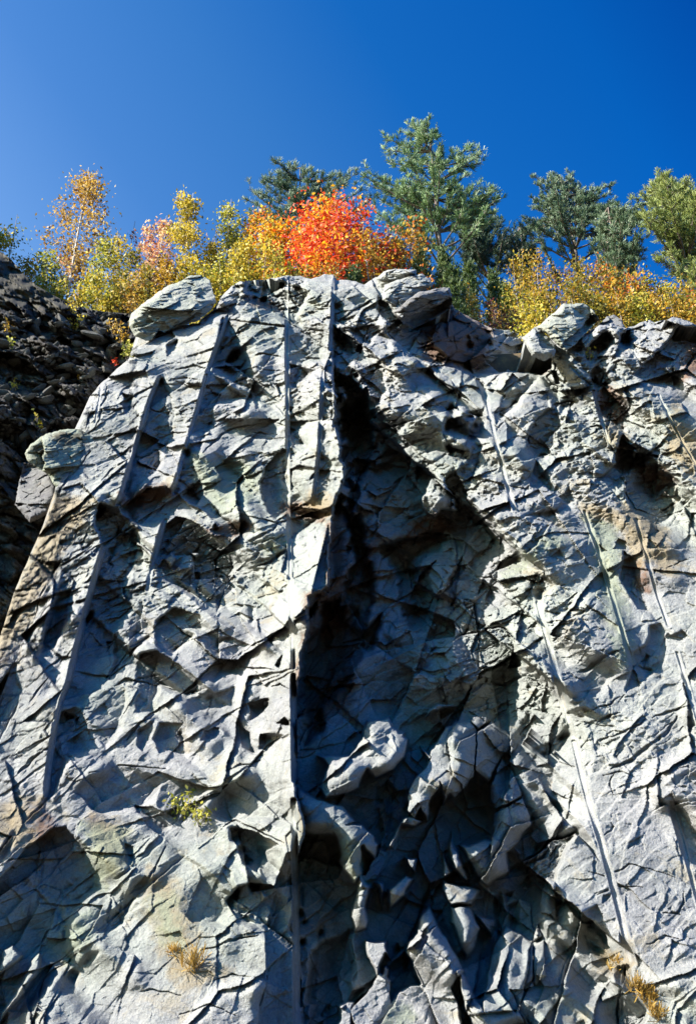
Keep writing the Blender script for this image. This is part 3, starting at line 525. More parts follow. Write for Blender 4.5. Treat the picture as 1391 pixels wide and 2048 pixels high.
def leaf_mat(name, cols, tr=.45):
    m, n = newmat(name)
    out = N(n, 'ShaderNodeOutputMaterial'); at = N(n, 'ShaderNodeAttribute', attribute_name='tone')
    k = len(cols); c = ramp(n, at.outputs['Fac'], [((i + .5) / k, cc) for i, cc in enumerate(cols)])
    d = N(n, 'ShaderNodeBsdfPrincipled', Roughness=.55); d.inputs['Specular IOR Level'].default_value = .3
    t = N(n, 'ShaderNodeBsdfTranslucent'); mx = N(n, 'ShaderNodeMixShader'); mx.inputs[0].default_value = tr
    n.links.new(c, d.inputs['Base Color']); n.links.new(c, t.inputs[0]); n.links.new(d.outputs[0], mx.inputs[1]); n.links.new(t.outputs[0], mx.inputs[2]); n.links.new(mx.outputs[0], out.inputs[0])
    return m
LM = {
 'yellow': leaf_mat('yellow_leaves', [(.14,.13,.015),(.36,.27,.02),(.56,.42,.035),(.66,.54,.11)]),
 'lime': leaf_mat('lime_leaves', [(.08,.10,.015),(.22,.23,.025),(.40,.38,.045),(.56,.50,.11)]),
 'gold': leaf_mat('golden_leaves', [(.10,.065,.01),(.30,.17,.015),(.50,.29,.025),(.60,.39,.06)]),
 'olive': leaf_mat('olive_leaves', [(.06,.07,.012),(.14,.14,.02),(.30,.24,.03),(.45,.36,.06)]),
 'rusty': leaf_mat('rusty_leaves', [(.16,.08,.02),(.38,.21,.03),(.52,.33,.05),(.56,.43,.15)]),
 'peach': leaf_mat('peach_leaves', [(.30,.09,.05),(.55,.25,.12),(.65,.42,.22),(.68,.52,.26)]),
 'red': leaf_mat('red_leaves', [(.38,.02,.01),(.66,.05,.015),(.78,.10,.02),(.80,.24,.05)]),
 'orange': leaf_mat('orange_leaves', [(.50,.08,.01),(.70,.24,.015),(.76,.40,.02),(.78,.52,.05)]),
 'ember': leaf_mat('ember_leaves', [(.30,.05,.015),(.55,.14,.02),(.62,.30,.03),(.45,.33,.05)]),
 'purple': leaf_mat('purple_leaves', [(.07,.02,.03),(.16,.04,.05),(.28,.10,.06),(.36,.2,.05)]),
 'green': leaf_mat('green_leaves', [(.03,.055,.012),(.06,.10,.02),(.10,.16,.03),(.18,.2,.04)], .25),
 'pine': leaf_mat('pine_needles', [(.03,.075,.03),(.08,.15,.05),(.16,.25,.09),(.38,.46,.30)], .2),
 'pineblue': leaf_mat('bluish_needles', [(.025,.055,.03),(.06,.11,.055),(.13,.19,.10),(.34,.40,.29)], .2),
 'pineyel': leaf_mat('yellowish_needles', [(.05,.08,.02),(.12,.16,.035),(.22,.26,.06),(.38,.4,.18)], .2),
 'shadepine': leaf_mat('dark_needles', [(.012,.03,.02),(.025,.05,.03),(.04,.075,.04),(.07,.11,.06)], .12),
 'juniper': leaf_mat('juniper_sprays', [(.012,.03,.008),(.03,.06,.012),(.06,.10,.02),(.11,.15,.03)], .12),
 'grass': leaf_mat('dry_grass', [(.16,.11,.03),(.30,.19,.04),(.42,.25,.05),(.5,.34,.1)], .3),
}
def bark(name, a, b_, sc=9):
    m, n = newmat(name); out = N(n, 'ShaderNodeOutputMaterial'); b = N(n, 'ShaderNodeBsdfPrincipled', Roughness=.85); n.links.new(b.outputs[0], out.inputs[0])
    tc = N(n, 'ShaderNodeTexCoord'); x = N(n, 'ShaderNodeTexNoise', Scale=float(sc), Detail=6.0, Roughness=.65); n.links.new(tc.outputs['Object'], x.inputs['Vector'])
    n.links.new(ramp(n, x.outputs['Fac'], [(.4, a), (.62, b_)]), b.inputs['Base Color']); return m
B_white = bark('birch_bark', (.25, .22, .19), (.62, .58, .52)); B_grey = bark('grey_bark', (.14, .11, .09), (.34, .29, .25)); B_dark = bark('pine_bark', (.06, .045, .035), (.19, .15, .12))
m, n = newmat('soil'); out = N(n, 'ShaderNodeOutputMaterial'); b = N(n, 'ShaderNodeBsdfPrincipled', Roughness=.95); n.links.new(b.outputs[0], out.inputs[0])
tc = N(n, 'ShaderNodeTexCoord'); x = N(n, 'ShaderNodeTexNoise', Scale=5.0, Detail=8.0, Roughness=.7); n.links.new(tc.outputs['Object'], x.inputs['Vector'])
n.links.new(ramp(n, x.outputs['Fac'], [(.35, (.03, .022, .012)), (.55, (.075, .05, .022)), (.7, (.17, .11, .03))]), b.inputs['Base Color']); M_soil = m

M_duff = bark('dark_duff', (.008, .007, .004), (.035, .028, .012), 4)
# ------------------------------------------------------------------ the cliff
def profile(x, pts):
    p = np.array(pts, float); return np.interp(x, p[:, 0], p[:, 1])
STEP = 1.5; ITER = 18
xs = np.concatenate([np.arange(-150, 1450, STEP), np.arange(1450, 2400, 5.0)]); nx = len(xs)
rim = profile(xs, RIM)
rim = rim + 5 * vn(xs / 26, xs * 0 + .3, 77) + 3 * vn(xs / 9, xs * 0 + 5.3, 78)
ny = int((2170 - 555) / STEP)
tt = np.linspace(0, 1, ny)
tt = np.where(True, tt, tt)
bot = 2170
rimc = np.minimum(rim, bot - 60)
PX = np.repeat(xs[None, :], ny, 0); PY = rimc[None, :] + tt[:, None] * (bot - rimc)[None, :]
XB = np.linspace(2176, 2650, 60)[:, None] + 0 * xs[None, :]
PX = np.concatenate([PX, np.repeat(xs[None, :], 60, 0)], 0); PY = np.concatenate([PY, XB], 0); ny += 60
Hh, Pm, Dm, Im = relief(PX, PY)
def shaded(P):
    A = np.cross(sun, [0, 0, 1.]); A /= np.linalg.norm(A); B = np.cross(sun, A)
    c = .022; a = P @ A; b = P @ B; d = P @ sun
    ia = ((a - a.min()) / c).astype(np.int64) + 1; ib = ((b - b.min()) / c).astype(np.int64) + 1
    w = ib.max() + 2; Z = np.full((ia.max() + 2) * w, -1e9)
    # splat with the grid's own in-between points so that the stretched walls cast too
    for q in (P, (P[1:] + P[:-1]) / 2, (P[:, 1:] + P[:, :-1]) / 2, P[1:] * .25 + P[:-1] * .75, P[1:] * .75 + P[:-1] * .25, P[:, 1:] * .25 + P[:, :-1] * .75, P[:, 1:] * .75 + P[:, :-1] * .25):
        k = (((q @ A - a.min()) / c).astype(np.int64) + 1) * w + ((q @ B - b.min()) / c).astype(np.int64) + 1
        dd = (q @ sun).ravel(); k = k.ravel(); o = np.argsort(dd); Z[k[o]] = np.maximum(Z[k[o]], dd[o])
    return (Z[ia * w + ib] > d + .05)
# settle the depths: floors that must lie in shade sink until the rock around really shades them, and sunny faces rise out of shade
H0 = Hh.copy()
for it in range(ITER):
    sh_ = shaded(hit(PX, PY, Hh)).astype(np.float32)
    lack = (Im > .9) * (1 - sh_) * (Dm < 1.6); big = blur(lack, 3)
    over = blur(blur(((Im == 0) * sh_).astype(np.float32), 9), 9); over = ss(.35, .75, over) * (Im == 0)
    Hh = Hh - .05 * blur(blur(lack, 2), 2) * (Hh > H0 - .35) + .03 * blur(blur(over, 8), 8) 
    #DBG
# round the rim over
e_top = (PY - rimc[None, :]) * .01
Hh = Hh - .28 * np.exp(-e_top / .10) * (.6 + .8 * vn(PX / 30, PY / 30, 8))
P3 = hit(PX, PY, Hh)
U0, V0 = to_uv(Pm)
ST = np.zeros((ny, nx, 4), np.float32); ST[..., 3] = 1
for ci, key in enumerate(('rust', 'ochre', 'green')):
    for poly in STAIN_SHADE[key]:
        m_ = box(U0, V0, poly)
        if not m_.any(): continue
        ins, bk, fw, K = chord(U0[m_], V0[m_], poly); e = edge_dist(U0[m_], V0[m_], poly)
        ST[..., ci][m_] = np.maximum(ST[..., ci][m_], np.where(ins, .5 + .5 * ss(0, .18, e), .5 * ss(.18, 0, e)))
# back rows: the rock runs back into the hill behind the rim
backs = []; nb = 6
for j in range(nb, 0, -1):
    f = (j / nb) ** 1.5 * 9.0
    Q = P3[0].copy(); Q[:, 1] += f; Q[:, 2] += -.25 * min(f, 1) + f * .30 + .15 * vn(Q[:, 0] * 1.3, Q[:, 0] * 0 + j * 1.7, 9)
    backs.append(Q)
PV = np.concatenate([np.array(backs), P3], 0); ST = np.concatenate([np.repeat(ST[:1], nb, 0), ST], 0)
NY = ny + nb
idx = np.arange(NY * nx).reshape(NY, nx)
F = np.stack([idx[:-1, :-1], idx[1:, :-1], idx[1:, 1:], idx[:-1, 1:]], -1).reshape(-1, 4)
# faces that belong to a drill hole become a part of their own
fx = (PX[:-1, :-1] + PX[1:, 1:]) / 2; fy = (PY[:-1, :-1] + PY[1:, 1:]) / 2
gid = np.full((NY - 1, nx - 1), -1, int)
for gi, (pts, w) in enumerate(GROOVE[:-1]):
    p = np.array(pts, float)
    m_ = (fx > p[:, 0].min() - 10) & (fx < p[:, 0].max() + 10) & (fy > p[:, 1].min()) & (fy < p[:, 1].max())
    if not m_.any(): continue
    a = fx[m_]; b = fy[m_]; best = np.full(a.shape, 1e9)
    for i in range(len(p) - 1):
        d = p[i + 1] - p[i]; L = d @ d; t = np.clip(((a - p[i][0]) * d[0] + (b - p[i][1]) * d[1]) / L, 0, 1)
        best = np.minimum(best, np.hypot(a - p[i][0] - t * d[0], b - p[i][1] - t * d[1]))
    g = gid[nb:, :]; s_ = g[m_]; s_[best < w * .42] = gi; g[m_] = s_
gid = gid.reshape(-1)
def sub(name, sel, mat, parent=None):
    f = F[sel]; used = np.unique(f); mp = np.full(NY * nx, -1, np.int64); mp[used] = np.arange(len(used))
    return mesh_obj(name, PV.reshape(-1, 3)[used], mp[f], mat, parent, attrs={'stain_shade': ST.reshape(-1, 4)[used]})
cliff = sub('rock_cliff', gid < 0, M_rock); tag(cliff, 'pale grey rock face scored by long straight drill marks', None, None, 'structure')
for gi in range(len(GROOVE) - 1):
    if (gid == gi).any(): sub('drill_groove', gid == gi, M_barrel, cliff)

# ------------------------------------------------------------------ hill behind the rim
def hill(x, y):
    return 13.9 + (y - 15.2) * .60 + .25 * vn(np.asarray(x) * .5, np.asarray(y) * .5, 21) + .3 * vn(np.asarray(x) * .15, np.asarray(y) * .15, 22)
hx = np.linspace(-40, 40, 161); hy = np.concatenate([np.linspace(15.6, 32, 70), np.linspace(33, 60, 20)])
HX, HY = np.meshgrid(hx, hy); HZ = hill(HX, HY)
HZ[0] -= 3
HZ = np.where(HX < -5.2, HZ - 0.0, HZ)
idh = np.arange(HX.size).reshape(HX.shape); FH = np.stack([idh[:-1, :-1], idh[:-1, 1:], idh[1:, 1:], idh[1:, :-1]], -1).reshape(-1, 4)
hl = mesh_obj('hillside', np.stack([HX, HY, HZ], -1).reshape(-1, 3), FH, M_soil); tag(hl, 'leaf-strewn hillside behind the rim of the cliff', None, None, 'structure')
# road level ground in front
gx = np.linspace(-400, 400, 41); gy = np.linspace(-400, 400, 41); GX, GY = np.meshgrid(gx, gy)
idg = np.arange(GX.size).reshape(GX.shape); FG = np.stack([idg[:-1, :-1], idg[:-1, 1:], idg[1:, 1:], idg[1:, :-1]], -1).reshape(-1, 4)
gr = mesh_obj('ground', np.stack([GX, GY, GX * 0 - .02], -1).reshape(-1, 3), FG, M_soil); tag(gr, 'bare ground at the foot of the rock face', None, None, 'structure')

# ------------------------------------------------------------------ scree slope at the left
sn = np.array([.36, -.90, .25]); sn /= np.linalg.norm(sn)
EDGE = [(600, 300), (640, 275), (690, 262), (735, 240), (765, 205), (835, 135), (900, 62), (930, 100), (985, 105), (1055, 85), (1110, 60), (1180, 30), (1275, 0), (1420, -60), (1600, -130), (1900, -260)]
STOP = [(-900, -420), (-260, 200), (-60, 450), (0, 502), (22, 518), (48, 548), (75, 572), (110, 592), (150, 612), (200, 622), (262, 628), (320, 640), (340, 650)]
sx = np.concatenate([np.arange(-900, -60, 12.0), np.arange(-60, 330, 1.8)]); st_ = profile(sx, STOP); nsy = 520
SX = np.repeat(sx[None, :], nsy, 0); SY = st_[None, :] + np.linspace(0, 1, nsy)[:, None] * (1750 - st_)[None, :]
def scree(X, Y, h):
    exx = np.interp(Y, [e[0] for e in EDGE], [e[1] for e in EDGE]); exx = .5 * exx + .5 * np.interp(Y, [600, 1900], [330, -260])
    d = ray(X, Y); yc = hit(exx, Y)[..., 1]
    yy = yc + 2.0 + .0047 * (X - exx) + .5 * ss(840, 1000, Y) 
    P = CAM + d * (yy / d[..., 1])[..., None]
    dn = -(d @ sn) / d[..., 1]
    return P - d / d[..., 1:2] * (h / np.maximum(dn, .25))[..., None]
Q = scree(SX, SY, np.zeros(SX.shape)); sp0 = Q[0, 0]
s1 = np.cross(sn, np.array([0, 0, 1.])); s1 /= np.linalg.norm(s1); s2 = np.cross(s1, sn)
su = (Q - sp0) @ s1; sv = (Q - sp0) @ s2
wu = su + .15 * fbm(su * 2, sv * 2, 801, 4); wv = sv + .15 * fbm(su * 2, sv * 2, 831, 4)
sh = .35 * fbm(su * .35, sv * .35, 700, 3) + facets(wu, wv, .75, R(20), 1.8, .5, .14, 711, .08, .05) + facets(wu, wv, .3, R(20), 1.8, .8, .10, 721, .10, .07) + facets(wu, wv, .12, R(15), 1.6, .9, .05, 731, .04, .1) + .03 * fbm(su * 14, sv * 14, 740, 3)
soft = ss(625, 600, SY)
sh = sh * (1 - .8 * soft) + .2 * soft * fbm(su * 3, sv * 3, 12, 4)
Q = scree(SX, SY, sh)
bk_ = []
for f in (6, 2.5, .8):
    b_ = Q[0].copy(); b_[:, 1] += f; b_[:, 2] += f * .25 - .2; bk_.append(b_)
QV = np.concatenate([np.array(bk_), Q], 0); ids = np.arange(QV.shape[0] * QV.shape[1]).reshape(QV.shape[:2])
FS = np.stack([ids[:-1, :-1], ids[1:, :-1], ids[1:, 1:], ids[:-1, 1:]], -1).reshape(-1, 4)
mi = np.zeros(ids.shape, int)[:-1, :-1]; mi[:3] = 1; mi[3:] = (SY[:-1, :-1] < 616 + 8 * vn(SX[:-1, :-1] / 20, SY[:-1, :-1] / 20, 4)).astype(int)
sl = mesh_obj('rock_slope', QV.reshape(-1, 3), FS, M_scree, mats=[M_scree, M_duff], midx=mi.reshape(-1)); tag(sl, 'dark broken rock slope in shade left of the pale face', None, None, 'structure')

# unseen mass added beyond the left edge to keep the scree in shade
gx_, gy_ = np.meshgrid(np.linspace(0, 1, 60), np.linspace(0, 1, 60)); XX = -13.5 - 20 * gx_; YY = 12.6 + 1.2 * vn(XX * .4, XX * 0, 3) + 16 * gy_
ZZ = 20.4 * (1 - .0 * gx_) * ss(0, .12, gy_) * ss(0, .06, gx_) + .8 * fbm(XX * .6, YY * .6, 14, 3)
ik = np.arange(3600).reshape(60, 60); FK = np.stack([ik[:-1, :-1], ik[:-1, 1:], ik[1:, 1:], ik[1:, :-1]], -1).reshape(-1, 4)
tag(mesh_obj('scree_sun_blocker', np.stack([XX, YY, ZZ], -1).reshape(-1, 3), FK, M_scree), 'unseen rock mass added beyond the left edge to shade the scree', None, None, 'structure')
# loose stones on the scree
def stone_mesh(seed, nm='loose_stone'):
    r = np.random.RandomState(seed); nu, nv_ = 9, 6
    pts = []
    dirs = r.normal(size=(11, 3)); dirs /= np.linalg.norm(dirs, axis=1)[:, None]; lim = r.uniform(.4, .85, 11)
    n_ = 20; vs = []; fs = []
    for i in range(n_ + 1):
        th = math.pi * i / n_
        for j in range(2 * n_):
            ph = math.pi * j / n_; v = np.array([math.sin(th) * math.cos(ph), math.sin(th) * math.sin(ph), math.cos(th)])
            k = np.min(np.where(dirs @ v > .05, lim / np.maximum(dirs @ v, .05), 9)); vs.append(v * min(k, 1.05))
    for i in range(n_):
        for j in range(2 * n_): a = i * 2 * n_ + j; b = i * 2 * n_ + (j + 1) % (2 * n_); fs.append((a, b, b + 2 * n_, a + 2 * n_))
    vs = np.array(vs) * np.array([1.15, .7, .36])
    o = mesh_obj(nm, vs, np.array(fs), M_stone, smooth=False); return o
protos = [stone_mesh(60 + i) for i in range(6)]
made = 0
for i in range(330):
    px = random.uniform(-5, 262); py = random.uniform(632, 900 if px < 90 else 860)
    if py > profile(px, [(0, 960), (60, 900), (150, 840), (205, 752), (262, 690), (300, 660)]) - 14: continue
    r = int((py - profile(px, STOP)) / (1750 - profile(px, STOP)) * (nsy - 1)); c = int(np.searchsorted(sx, px))
    p = Q[r, c] 
    sc = random.choice([.04, .05, .05, .06, .06, .08, .1, .16]) * random.uniform(.8, 1.3)
    pr = protos[made % 6]
    o = pr if made < 6 else pr.copy()
    if made >= 6: COL.objects.link(o)
    o.location = Vector(p + sn * sc * .28); o.scale = (sc, sc, sc); o.rotation_euler = (random.uniform(-.5, .5), random.uniform(-.9, .2), random.uniform(0, 6.28) if random.random() < .4 else random.uniform(-.5, .5))
    tag(o, 'small angular grey stone lying on the dark scree slope at left', 'stone', 'loose stones on the scree slope'); made += 1

# ------------------------------------------------------------------ boulders on the rim
def boulder(outl, h0, thick, mat, label, seed, feats=(), tilt=(0, 0), cat='boulder'):
    """closed block: its outline, a broken front with facets, and a back"""
    p = np.array(outl, float); c = p.mean(0)
    seg = []; 
    for i in range(len(p)):
        a, b = p[i], p[(i + 1) % len(p)]; k = max(2, int(np.hypot(*(b - a)) / 2.0))
        seg += [a + (b - a) * t / k for t in range(k)]
    B = np.array(seg); nbp = len(B)
    th = np.arctan2(B[:, 1] - c[1], B[:, 0] - c[0])
    B = B + (B - c) / (np.hypot(*(B - c).T)[:, None] + 1e-6) * (1.2 * vn(B[:, 0] / 12, B[:, 1] / 12, seed) + 2.2 * vn(B[:, 0] / 4, B[:, 1] / 4, seed + 1))[:, None]
    nr = 46; rr = np.linspace(1, 0.0, nr) ** .8
    X = c[0] + rr[:, None] * (B[:, 0] - c[0])[None, :]; Y = c[1] + rr[:, None] * (B[:, 1] - c[1])[None, :]
    Pq = hit(X, Y); U, V = to_uv(Pq); cu, cv = to_uv(hit(c[0], c[1]))
    u2 = U + .08 * fbm(U * 3, V * 3, seed, 3); v2 = V + .08 * fbm(U * 3, V * 3, seed + 5, 3)
    h = facets(u2, v2, 1.0, R(35), 1.5, .3, .03, seed + 9, .012, .03) + facets(u2, v2, .3, R(30), 1.8, .2, .010, seed + 19) + facets(u2, v2, .1, R(30), 1.8, .3, .004, seed + 29) + .018 * fbm(U * 8, V * 8, seed + 30, 4)
    h = h + tilt[0] * (U - cu) + tilt[1] * (V - cv)
    for poly in feats:
        ins, bk, fw, K = chord(u2, v2, poly); h = h - np.where(ins, 1.15 * np.minimum(bk, .6) * K, 0)
    bul = thick * (1 - rr ** 9)[:, None]
    front = hit(X, Y, h0 + h * (1 - .6 * rr[:, None] ** 8) + bul * .10)
    off = ray(c[0], c[1]); off = off / off[1] * np.array([1, 1, .97])
    ctr = front[-1].mean(0); back = front * .9 + ctr * .1 + off * (bul[..., None] * 1.3 + .02)
    back[0] = front[0]
    V3 = np.concatenate([front, back[1:]], 0)
    n2_ = nr + nr - 1; idb = np.arange(V3.shape[0] * nbp).reshape(-1, nbp)
    def quads(a, b, flip):
        a2 = np.roll(a, -1, 1) if a.ndim > 1 else np.roll(a, -1); b2 = np.roll(b, -1)
        q = np.stack([a, a2, b2, b], -1); return q[:, ::-1] if flip else q
    fs = []
    for r_ in range(nr - 1): fs.append(quads(idb[r_], idb[r_ + 1], True))
    fs.append(quads(idb[0], idb[nr], False))
    for r_ in range(nr, n2_ - 1): fs.append(quads(idb[r_], idb[r_ + 1], False))
    org = V3.reshape(-1, 3).mean(0)
    o = mesh_obj('boulder', V3.reshape(-1, 3) - org, np.concatenate(fs), mat); o.location = org
    return tag(o, label, cat)
boulder([(262,628),(285,608),(312,588),(335,572),(362,562),(380,551),(402,550),(420,560),(426,582),(433,602),(420,622),(395,642),(360,652),(330,665),(318,660),(300,684),(268,672),(258,650)], .10, .9, M_pale, 'big pale greenish boulder on the left end of the rim, bushes behind it', 900, tilt=(-.2, .1))
boulder([(752,557),(766,543),(792,537),(831,540),(832,552),(810,566),(775,580),(760,575)], -.15, .6, M_rock, 'grey slab on top of the pile at the middle of the rim', 910, tilt=(.0, .3))
boulder([(764,600),(768,570),(795,560),(822,552),(844,547),(858,558),(866,570),(838,584),(815,602),(797,614),(780,608)], .12, .7, M_rock, 'wedge-shaped grey block under the topmost slab of the rim pile', 920, feats=[[(772,598),(800,590),(845,570),(862,568),(835,585),(812,603),(795,614)]], tilt=(-.1, .35))
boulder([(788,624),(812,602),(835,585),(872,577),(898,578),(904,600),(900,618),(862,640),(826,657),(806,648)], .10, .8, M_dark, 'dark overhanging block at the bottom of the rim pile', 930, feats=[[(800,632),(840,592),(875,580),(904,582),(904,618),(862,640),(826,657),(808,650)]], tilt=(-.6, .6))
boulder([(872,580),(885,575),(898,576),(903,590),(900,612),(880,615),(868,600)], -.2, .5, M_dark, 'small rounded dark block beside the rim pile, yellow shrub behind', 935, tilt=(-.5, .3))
boulder([(1072,655),(1095,635),(1126,608),(1168,607),(1188,622),(1197,640),(1165,672),(1145,692),(1130,702),(1112,688),(1092,668)], .25, .7, M_pale, 'pale angular block with a straight crack, standing on the right rim', 940, feats=[[(1140,612),(1168,609),(1192,628),(1196,640),(1168,664),(1150,650),(1142,632)]], tilt=(-.2, .0))
boulder([(1042,676),(1072,652),(1090,668),(1112,690),(1108,712),(1086,722),(1062,712)], .2, .6, M_rock, 'low grey block left of and below the pale cracked block', 945, tilt=(-.1, -.1))
boulder([(1196,650),(1212,634),(1226,629),(1240,638),(1250,655),(1232,668),(1208,668)], -.1, .5, M_dark, 'small rounded brown-dark boulder between two larger rim blocks', 950)
boulder([(50,906),(62,888),(92,868),(130,858),(160,858),(184,872),(190,895),(168,925),(146,955),(122,986),(110,972),(96,948),(72,934),(56,924)], .14, .8, M_lich, 'pale green boulder with a brown lichen crust at the left edge of the face', 960, tilt=(-.25, 0))
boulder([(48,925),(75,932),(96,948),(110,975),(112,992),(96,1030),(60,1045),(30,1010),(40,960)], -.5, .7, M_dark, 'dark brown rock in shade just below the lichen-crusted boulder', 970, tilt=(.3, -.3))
boulder([(608,1770),(650,1762),(672,1782),(684,1820),(672,1865),(640,1885),(602,1892),(600,1830)], -.9, .5, M_rock, 'smooth rounded block in deep shade beside the central drill mark', 975, tilt=(.1, -.1))

# ------------------------------------------------------------------ plants
def tube(path, rad, k=6):
    path = np.array(path, float); n_ = len(path); vs = []; 
    for i in range(n_):
        d = path[min(i + 1, n_ - 1)] - path[max(i - 1, 0)]; d /= np.linalg.norm(d) + 1e-9
        a = np.cross(d, [0.3, .9, .1]); a /= np.linalg.norm(a) + 1e-9; b = np.cross(d, a)
        for j in range(k): t = 2 * math.pi * j / k; vs.append(path[i] + rad[i] * (a * math.cos(t) + b * math.sin(t)))
    fs = [(i * k + j, i * k + (j + 1) % k, (i + 1) * k + (j + 1) % k, (i + 1) * k + j) for i in range(n_ - 1) for j in range(k)]
    return np.array(vs), np.array(fs)
class Wood:
    def __init__(s): s.v = []; s.f = []; s.n = 0
    def add(s, path, r0, r1, k=5):
        v, f = tube(path, np.linspace(r0, r1, len(path)), k); s.v.append(v); s.f.append(f + s.n); s.n += len(v)
    def build(s, name, mat, par, org): return mesh_obj(name, np.concatenate(s.v) - org, np.concatenate(s.f), mat, par)
def leaf_cloud(cen, size, r, tone, droop=0.0):
    n_ = len(cen); a = r.normal(size=(n_, 3)); a /= np.linalg.norm(a, axis=1)[:, None]; b = np.cross(a, r.normal(size=(n_, 3))); b /= np.linalg.norm(b, axis=1)[:, None]
    sz = size * r.uniform(.6, 1.3, n_)[:, None]
    c = np.cross(a, b)
    v = np.stack([cen - a * sz, cen + b * sz * .55 + c * sz * .15, cen + a * sz, cen - b * sz * .55 + c * sz * .15], 1).reshape(-1, 3)
    f = np.arange(4 * n_).reshape(-1, 4); return v, f, np.repeat(tone, 4)
def curve(p0, p1, r, bend=.15, n_=7, up=0.0):
    L = np.linalg.norm(p1 - p0); t = np.linspace(0, 1, n_)[:, None]
    off = r.normal(size=3) * bend * L; off2 = r.normal(size=3) * bend * .4 * L
    return p0 + (p1 - p0) * t + off * (t * (1 - t)) + off2 * np.sin(t * 7) * t * (1 - t) + np.array([0, 0, up * L]) * (t * (t - 1))
def broadleaf(name, px, top, y, wpx, mat, barkm, label, cat, n_leaf=1800, leaf=.055, r=None, stems=1, bottom=.35, group=None, trunk_r=.035, dens_top=1.0, gap=.5, mat2=None):
    r = np.random.RandomState(int(abs(px) * 7 + top) % 99991)
    T = at_y(px, top, y); x0 = T[0] + r.uniform(-.15, .15); base = np.array([x0, y, float(hill(x0, y)) - .15])
    Ht = T[2] - base[2]
    if Ht < .5: Ht = .5
    half = wpx / 2 * (y / math.cos(PITCH)) / FPX * 1.25; n_leaf = int(n_leaf * 1.6)
    root = empty(name, base, label, cat, group)
    w = Wood(); tips = []
    for s_ in range(stems):
        b0 = base + np.array([r.uniform(-.3, .3) * half, r.uniform(-.2, .3), 0]) if stems > 1 else base
        tp = base + np.array([T[0] - base[0] + (r.uniform(-.7, .7) * half if stems > 1 else 0), r.uniform(-.3, .3), Ht * (r.uniform(.75, 1) if s_ else 1)])
        tr = curve(b0, tp, r, .06, 12); w.add(tr, trunk_r, trunk_r * .15, 7)
        nbr = int(16 / math.sqrt(stems)) + 5
        for k in range(nbr):
            f = bottom + (1 - bottom) * (k + r.uniform(0, 1)) / nbr
            p = tr[min(int(f * 11), 11)]
            prof = math.sin(math.pi * min(max((f - bottom) / (1 - bottom) * .85 + .15, 0), 1)) ** .7
            a = r.uniform(0, 2 * math.pi); L = half * prof * r.uniform(.6, 1.1) / (1 if stems == 1 else 1.5)
            q = p + np.array([math.cos(a) * L, math.sin(a) * L * .9, L * r.uniform(.25, .9)])
            if q[2] > base[2] + Ht: q[2] = base[2] + Ht
            br = curve(p, q, r, .12, 6); w.add(br, trunk_r * .4 * (1.1 - f), trunk_r * .08, 4)
            for e in range(4):
                g = br[r.randint(2, 6)]; h_ = g + r.normal(size=3) * L * .28 + np.array([0, 0, L * .1]); w.add(curve(g, h_, r, .1, 4), trunk_r * .1, trunk_r * .05, 3)
                tips.append((g, h_))
            tips.append((br[3], br[5]))
    idx_ = r.randint(0, len(tips), n_leaf); A = np.array([t[0] for t in tips]); Bq = np.array([t[1] for t in tips]); tt_ = r.uniform(.1, 1.15, n_leaf)[:, None]
    cen = A[idx_] + (Bq[idx_] - A[idx_]) * tt_ + r.normal(size=(n_leaf, 3)) * (half * .14 + .05)
    bt = r.uniform(-.28, .28, len(tips))
    tone = np.clip(.5 + bt[idx_] + r.uniform(-.3, .3, n_leaf), 0, 1)
    w.build('trunk', barkm, root, base)
    if n_leaf > 3:
        v, f, t_ = leaf_cloud(cen, leaf, r, tone)
        if mat2 is None and stems == 4: mat2 = {'gold': 'olive', 'yellow': 'lime', 'lime': 'yellow', 'olive': 'gold', 'ember': 'olive', 'purple': 'rusty', 'rusty': 'olive'}.get(mat)
        if mat2 is None: mesh_obj('crown', v - base, f, LM[mat], root, smooth=False, attrs={'tone': t_})
        else:
            k = (vn(cen[:, 0] * 1.5, cen[:, 2] * 1.5, 31) + .35 * r.normal(size=n_leaf) > .12).astype(int)
            mesh_obj('crown', v - base, f, None, root, smooth=False, attrs={'tone': t_}, mats=[LM[mat], LM[mat2]], midx=k)
    return root
def tufts(cen, dirs, L, r, nb_, wd, tone):
    n_ = len(cen); c = np.repeat(cen, nb_, 0); d = np.repeat(dirs, nb_, 0) + r.normal(size=(n_ * nb_, 3)) * .55
    d /= np.linalg.norm(d, axis=1)[:, None]; s_ = np.cross(d, r.normal(size=d.shape)); s_ /= np.linalg.norm(s_, axis=1)[:, None]
    l_ = (L * r.uniform(.6, 1.15, n_ * nb_))[:, None]
    v = np.stack([c - s_ * wd, c + s_ * wd, c + d * l_ + s_ * wd * .5], 1)
    q = np.stack([c - s_ * wd * .6, c + s_ * wd * .6, c + d * l_ + s_ * wd * .8, c + d * l_ - s_ * wd * .8], 1).reshape(-1, 3)
    t_ = np.repeat(np.repeat(tone, nb_) + r.uniform(-.08, .08, n_ * nb_), 4)
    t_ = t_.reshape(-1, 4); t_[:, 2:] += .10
    return q, np.arange(len(q)).reshape(-1, 4), np.clip(t_.reshape(-1), 0, 1)
